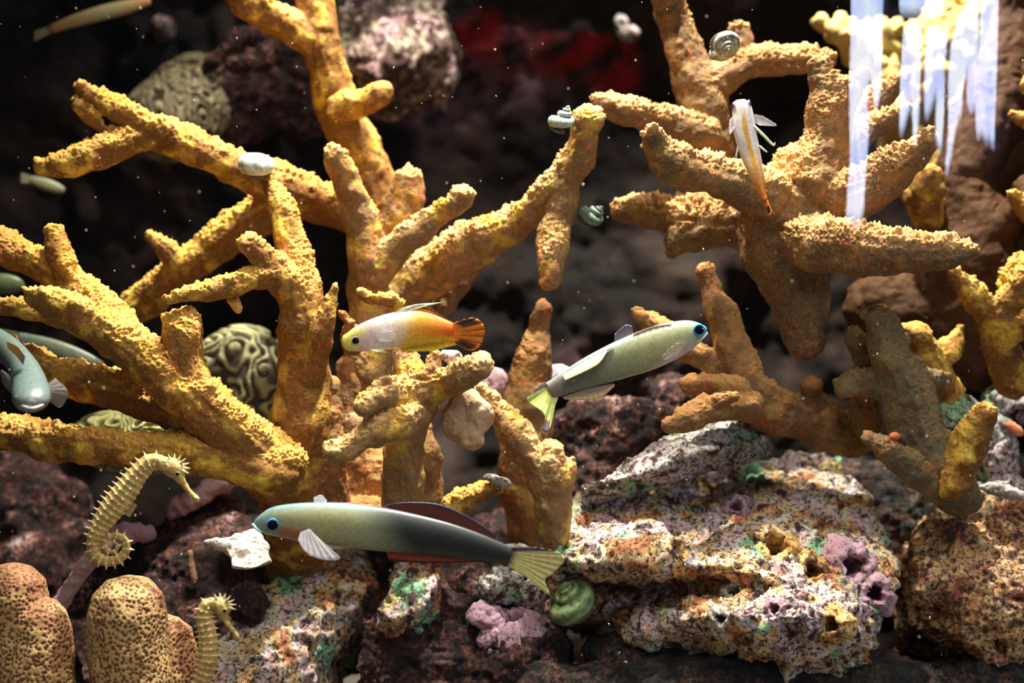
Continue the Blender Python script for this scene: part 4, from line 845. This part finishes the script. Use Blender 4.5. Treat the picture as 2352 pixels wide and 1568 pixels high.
fin('pectoral_fin', d3, [(106, 885, -.09), (110, 915, -.09)], [(128, 868, -.085), (156, 900, -.08), (140, 935, -.08), (118, 925, -.085)], const((0.28, 0.26, 0.26)), mat='fin_clear', rays=8)
fin('pectoral_fin', d3, [(34, 885, -.09), (28, 905, -.09)], [(20, 860, -.085), (2, 850, -.08), (6, 880, -.08)], const((0.28, 0.28, 0.3)), mat='fin_clear', rays=6)

# blurred fish far back
def far_fish(label, pts, c0, c1, tail):
    o = thing('dartfish', label, 'fish', P(*pts[len(pts)//2][:3]))
    body(o, pts, lambda u, ct, st, v: lerpc([(0, c0), (.5, c1), (1, c0)], u), wid=0.5, seg=20)
    a = pts[-1]; fin('tail_fin', o, [(a[0]-tail[2], a[1]-a[3], a[2]), (a[0]+tail[2], a[1]+a[3], a[2])], [(tail[0], tail[1]-12, a[2]), (tail[0], tail[1]+12, a[2])], const(c1), rays=5)
    return o
far_fish('blurred slender orange-brown fish in the top left corner', [(345, 2, .22, 8), (300, 14, .22, 15), (240, 28, .22, 17), (170, 48, .22, 14), (115, 68, .22, 9)], (0.40, 0.20, 0.08), (0.36, 0.32, 0.16), (78, 84, 0))
far_fish('blurred small pale fish below the tip of the forked coral limb', [(148, 438, .22, 6), (130, 432, .22, 12), (100, 422, .22, 14), (70, 412, .22, 9)], (0.22, 0.24, 0.14), (0.30, 0.29, 0.16), (48, 408, 0))
far_fish('dim grey-green fish behind the left coral limbs', [(238, 838, .10, 6), (200, 828, .10, 18), (150, 812, .10, 24), (100, 795, .10, 22), (40, 778, .10, 16)], (0.12, 0.16, 0.12), (0.17, 0.20, 0.13), (0, 765, 0))
far_fish('blurred dark green fish at the left edge between coral limbs', [(56, 660, .14, 6), (40, 655, .14, 18), (10, 652, .14, 24), (-30, 650, .14, 20)], (0.09, 0.14, 0.06), (0.13, 0.18, 0.08), (-70, 650, 0))

# ------------------------------------------------------------------ seahorses
def seahorse(label, spine, head, snout, y, spk=((1, .35), (0.3, .5), (-0.5, 0.8), (-1, 1.35)), coil=None, dorsal=None, crown=(0, -1), eyeat=None):
    root = thing('seahorse', label, 'seahorse', P(spine[0][0], spine[0][1], y))
    pts = [(*P(a, b_, y), r*sc(y)) for a, b_, r in spine]; q = np.array(catmull(pts, 10)); c = q[:, :3]
    s = np.r_[0, np.cumsum(np.linalg.norm(np.diff(c, axis=0), axis=1))]; nring = 0; n = int(s[-1]/0.00035)
    ss = np.linspace(0, s[-1], n); c = np.stack([np.interp(ss, s, c[:, k]) for k in range(3)], 1); r = np.interp(ss, s, q[:, 3])
    per = 0.0033; ph = ss/per; rg = 0.5+0.5*np.cos(2*PI*ph); rr = r*(0.97+0.08*rg**3)
    seg = 28; T_, U, V_ = frames(c, (0, 1, 0)); th = np.arange(seg)*2*PI/seg; poly = 1+0.05*np.cos(7*th)
    vv = np.concatenate([c[i]+rr[i]*poly[:, None]*(0.72*np.cos(th)[:, None]*U[i]+np.sin(th)[:, None]*V_[i]) for i in range(n)])
    ff = [(i*seg+k, i*seg+(k+1) % seg, (i+1)*seg+(k+1) % seg, (i+1)*seg+k) for i in range(n-1) for k in range(seg)]+[tuple(range(seg))[::-1], tuple((n-1)*seg+k for k in range(seg))]
    R3 = np.repeat(rg**3, seg)[:, None]; blot = sstep(-.1, .5, fbm(vv/0.006, 2, 77))[:, None]
    cols = (np.array((0.56, 0.38, 0.13))*(1-R3)+np.array((0.78, 0.64, 0.30))*R3)*(1-0.25*blot)+np.array((0.45, 0.24, 0.06))*0.25*blot
    simple('body', MB().add(vv, ff), M['seahorse'], root, cols=cols)
    # spines stand on the ridges of the rings
    mb = MB(); k = 0; nc = []
    for i in range(n):
        if ph[i]//1 != (ph[i-1]//1 if i else 0):
            for sd, sz in spk:
                d = V_[i]*sd-U[i]*math.sqrt(max(0, 1-sd*sd)); base_ = c[i]+d*r[i]*(0.9 if abs(sd) == 1 else 0.75); L_ = (0.0014+r[i]*0.20)*sz
                u1 = np.cross(d, T_[i]); vs_ = [base_+0.0007*sz*(math.cos(a)*u1+math.sin(a)*T_[i]) for a in np.arange(6)*PI/3]+[base_+d*L_]
                mb.add(vs_, [(a, (a+1) % 6, 6) for a in range(6)]+[tuple(range(6))[::-1]]); nc += [(0.80, 0.72, 0.45)]*7
    if len(mb.v): simple('spine', mb, M['seahorse'], root, smooth=False, cols=np.array(nc, float))
    # head with tubular snout and crest
    hb = MB(); hb.add(*pell(head[0], head[1], y, head[2], head[3], head[2]*0.62, (0, head[4], 0))); hb.add(*ptube([(a, b_, y, r_) for a, b_, r_ in snout]))
    hb.add(*ptube([(spine[0][0], spine[0][1], y, spine[0][2]*0.9), (head[0], head[1], y, head[3]*0.8)]))
    V, N, Q = remesh(hb, 0.00045, 3); V = V+N*(0.0003*fbm(V/0.002, 3, 5))[:, None]; me = mesh_np('head', V, Q)
    bl = sstep(-.2, .5, fbm(V/0.005, 2, 78))[:, None]; colattr(me, np.array((0.66, 0.52, 0.20))*(1-bl*0.45)+np.array((0.45, 0.20, 0.05))*bl*0.45); obj('head', me, M['seahorse'], root)
    cb = MB(); cc = []
    for k in range(9):
        a = math.atan2(crown[1], crown[0])+(k-4)*0.38; dx, dy = math.cos(a), math.sin(a); p0 = (head[0]+dx*head[2]*0.8, head[1]+dy*head[3]*0.8)
        v, f = ptube([(p0[0], p0[1], y-.0008*(k % 3), 4.2), (p0[0]+dx*7, p0[1]+dy*7, y-.001*(k % 3), 2.6), (p0[0]+dx*15, p0[1]+dy*15, y-.001*(k % 3), 0.8)], seg=7, n=3); cb.add(v, f); cc += [(0.74, 0.64, 0.36)]*len(v)
    simple('crest', cb, M['seahorse'], root, cols=np.array(cc, float))
    if eyeat: eye(root, eyeat[0], eyeat[1], y-head[2]*0.6*PX, 5, (0.3, 0.2, 0.08), rim=(0.6, 0.5, 0.25))
    if dorsal: fin('dorsal_fin', root, [(*p, y) for p in dorsal[0]], [(*p, y) for p in dorsal[1]], const((0.62, 0.50, 0.25)), mat='fin_clear', rays=8)
    return root
seahorse('larger spiny yellow seahorse at the left with its tail curled in a coil',
         [(372, 1062, 17), (345, 1062, 20), (318, 1088, 23), (295, 1120, 27), (268, 1155, 29), (243, 1188, 25), (224, 1220, 20), (214, 1250, 15), (222, 1276, 13), (246, 1288, 12), (274, 1282, 11), (290, 1262, 10), (286, 1240, 9), (266, 1230, 8), (247, 1236, 7), (240, 1252, 6.5), (250, 1266, 6), (265, 1265, 5), (270, 1252, 4.5), (260, 1244, 4)],
         (398, 1074, 30, 22, 0.5), [(405, 1085, 14), (422, 1112, 8), (438, 1132, 6.5), (452, 1146, 7)], -.075, crown=(0.5, -1), eyeat=(408, 1088), dorsal=([(300, 1150), (282, 1178)], [(315, 1160), (298, 1188)]))
seahorse('smaller yellow seahorse at the bottom, upright beside the dotted coral columns',
         [(492, 1386, 15), (476, 1392, 17), (470, 1415, 19), (476, 1450, 21), (479, 1490, 23), (475, 1530, 22), (462, 1570, 18), (445, 1610, 14)],
         (508, 1392, 25, 20, 0.6), [(512, 1405, 12), (522, 1430, 7), (536, 1448, 6), (546, 1462, 7)], -.085, spk=((1, 1.1), (0.35, .6), (-0.4, 0.6), (-1, 1.1)), crown=(0.3, -1), eyeat=(516, 1402))

# ------------------------------------------------------------------ snails
def snail(label, px, py, y, size, axis, c0, c1, whorls=4.8, rise=0.9, knob=0.12, nk=14, flat=1.0, ratio=0.54, roll=0.0, name='sea_snail'):
    """a coiled tube widening along a spiral; axis points to the apex"""
    s = sc(y)*size; n = 150; th = np.linspace(0, 2*PI*whorls, n); g = np.exp(-0.095*(th)); seg = 20; vv = []; cc = []
    for i in range(n):
        R_ = g[i]*0.62; tr = g[i]*0.5*ratio/0.62; z = (1-g[i])*rise*1.15; er = np.array((math.cos(th[i]), math.sin(th[i]), 0))
        for k in range(seg):
            a = 2*PI*k/seg; kb = 1+knob*max(0, math.cos(a-0.7))**2*(0.5+0.5*math.cos(th[i]*nk))+0.035*math.sin(a*9)
            vv.append(er*(R_+tr*kb*math.cos(a))+np.array((0, 0, z+tr*kb*flat*math.sin(a)-0.2))); q = min(1, max(0, 0.5+0.9*math.sin(a*5+0.5*math.sin(th[i]*3))))*(0.75+0.25*math.sin(th[i]*23)); cc.append(np.array(c0)*q+np.array(c1)*(1-q))
    ff = [(i*seg+k, i*seg+(k+1) % seg, (i+1)*seg+(k+1) % seg, (i+1)*seg+k) for i in range(n-1) for k in range(seg)]+[tuple(range(seg))[::-1], tuple((n-1)*seg+k for k in range(seg))]
    vv = np.array(vv); cc = np.array(cc)
    a = Vector(axis).normalized(); Rm = np.array((a.to_track_quat('Z', 'X').to_matrix() @ Matrix.Rotation(roll, 3, 'Z'))); c = P(px, py, y); vv = (vv@Rm.T)*s+c
    root = thing(name, label, 'snail', c); simple('shell', MB().add(vv, ff), M['shell_hue'], root, cols=cc)
    # foot / body under the opening
    v, f = ellipsoid((0.15, 0.1, -0.55), (0.62, 0.5, 0.16)); v = (v@Rm.T)*s+c; simple('foot', MB().add(v, f), M['shell_hue'], root, cols=np.tile(np.array((0.16, 0.14, 0.10)), (len(v), 1)))
    return root
snail('white rounded snail sitting on the long forked coral limb', 595, 376, .02, 50, (0.25, -.35, 1), (0.86, 0.90, 0.80), (0.62, 0.74, 0.62), rise=0.62, knob=0.05, flat=1.15)
snail('grey-green striped turban snail on the brown coral in the upper right', 1662, 100, .012, 45, (0.22, -.85, -.60), (0.66, 0.64, 0.50), (0.22, 0.24, 0.17), rise=1.0, knob=0.10, nk=9, roll=2.6)
snail('pale green cone snail beside the tip of the long arching coral limb', 1292, 283, .005, 34, (0.35, -.35, 1), (0.42, 0.60, 0.48), (0.55, 0.66, 0.55), rise=1.35, knob=0.16, nk=12)
snail('dark crusted cone snail right of the down-pointing coral finger', 1358, 500, .03, 34, (0.8, -.4, 0.8), (0.10, 0.16, 0.11), (0.28, 0.36, 0.28), rise=1.2, knob=0.16, nk=12)
snail('green banded turban snail wedged in the rock below the fish tail', 1318, 1375, .0, 66, (-0.55, -.55, .85), (0.07, 0.17, 0.05), (0.34, 0.44, 0.20), rise=0.9, knob=0.02, roll=2.4)

# ------------------------------------------------------------------ fine particles drifting in the water
rng = random.Random(5); mb = MB()
for k in range(420):
    y = rng.uniform(-.19, .12); px, py = rng.uniform(-20, 2370), rng.uniform(-20, 1590); r = rng.choice((.7, .8, 1.0, 1.2, 1.6))*sc(y)
    v, f = ellipsoid(P(px, py, y), (r, r, r*rng.uniform(1, 2.2)), (0, rng.uniform(-.6, .6), 0), 6, 4); mb.add(v, f)
o = simple('suspended_particles', mb, plain('pale_particle', (0.7, 0.68, 0.6), 0.6, 0.3)); tag(o, 'tiny pale specks drifting all through the tank water', 'particles', kind='stuff')

# ------------------------------------------------------------------ groups of like things
GR_ = {'branching_coral': 'branching corals of the reef', 'finger_coral': 'small finger corals', 'live_rock': 'encrusted live rocks', 'base_rock': 'dark base rocks', 'shell_fragment': 'loose shell fragments',
       'dartfish': 'slender pale fish', 'firefish': 'white and orange fish', 'seahorse': 'yellow seahorses', 'sea_snail': 'sea snails', 'column_coral': 'dotted coral columns', 'brain_coral': 'ridged brain corals', 'sponge': 'small red sponges'}
for o in COL.objects:
    k = o.name.split('.')[0]
    if o.parent is None and k in GR_ and 'label' in o: o['group'] = GR_[k]
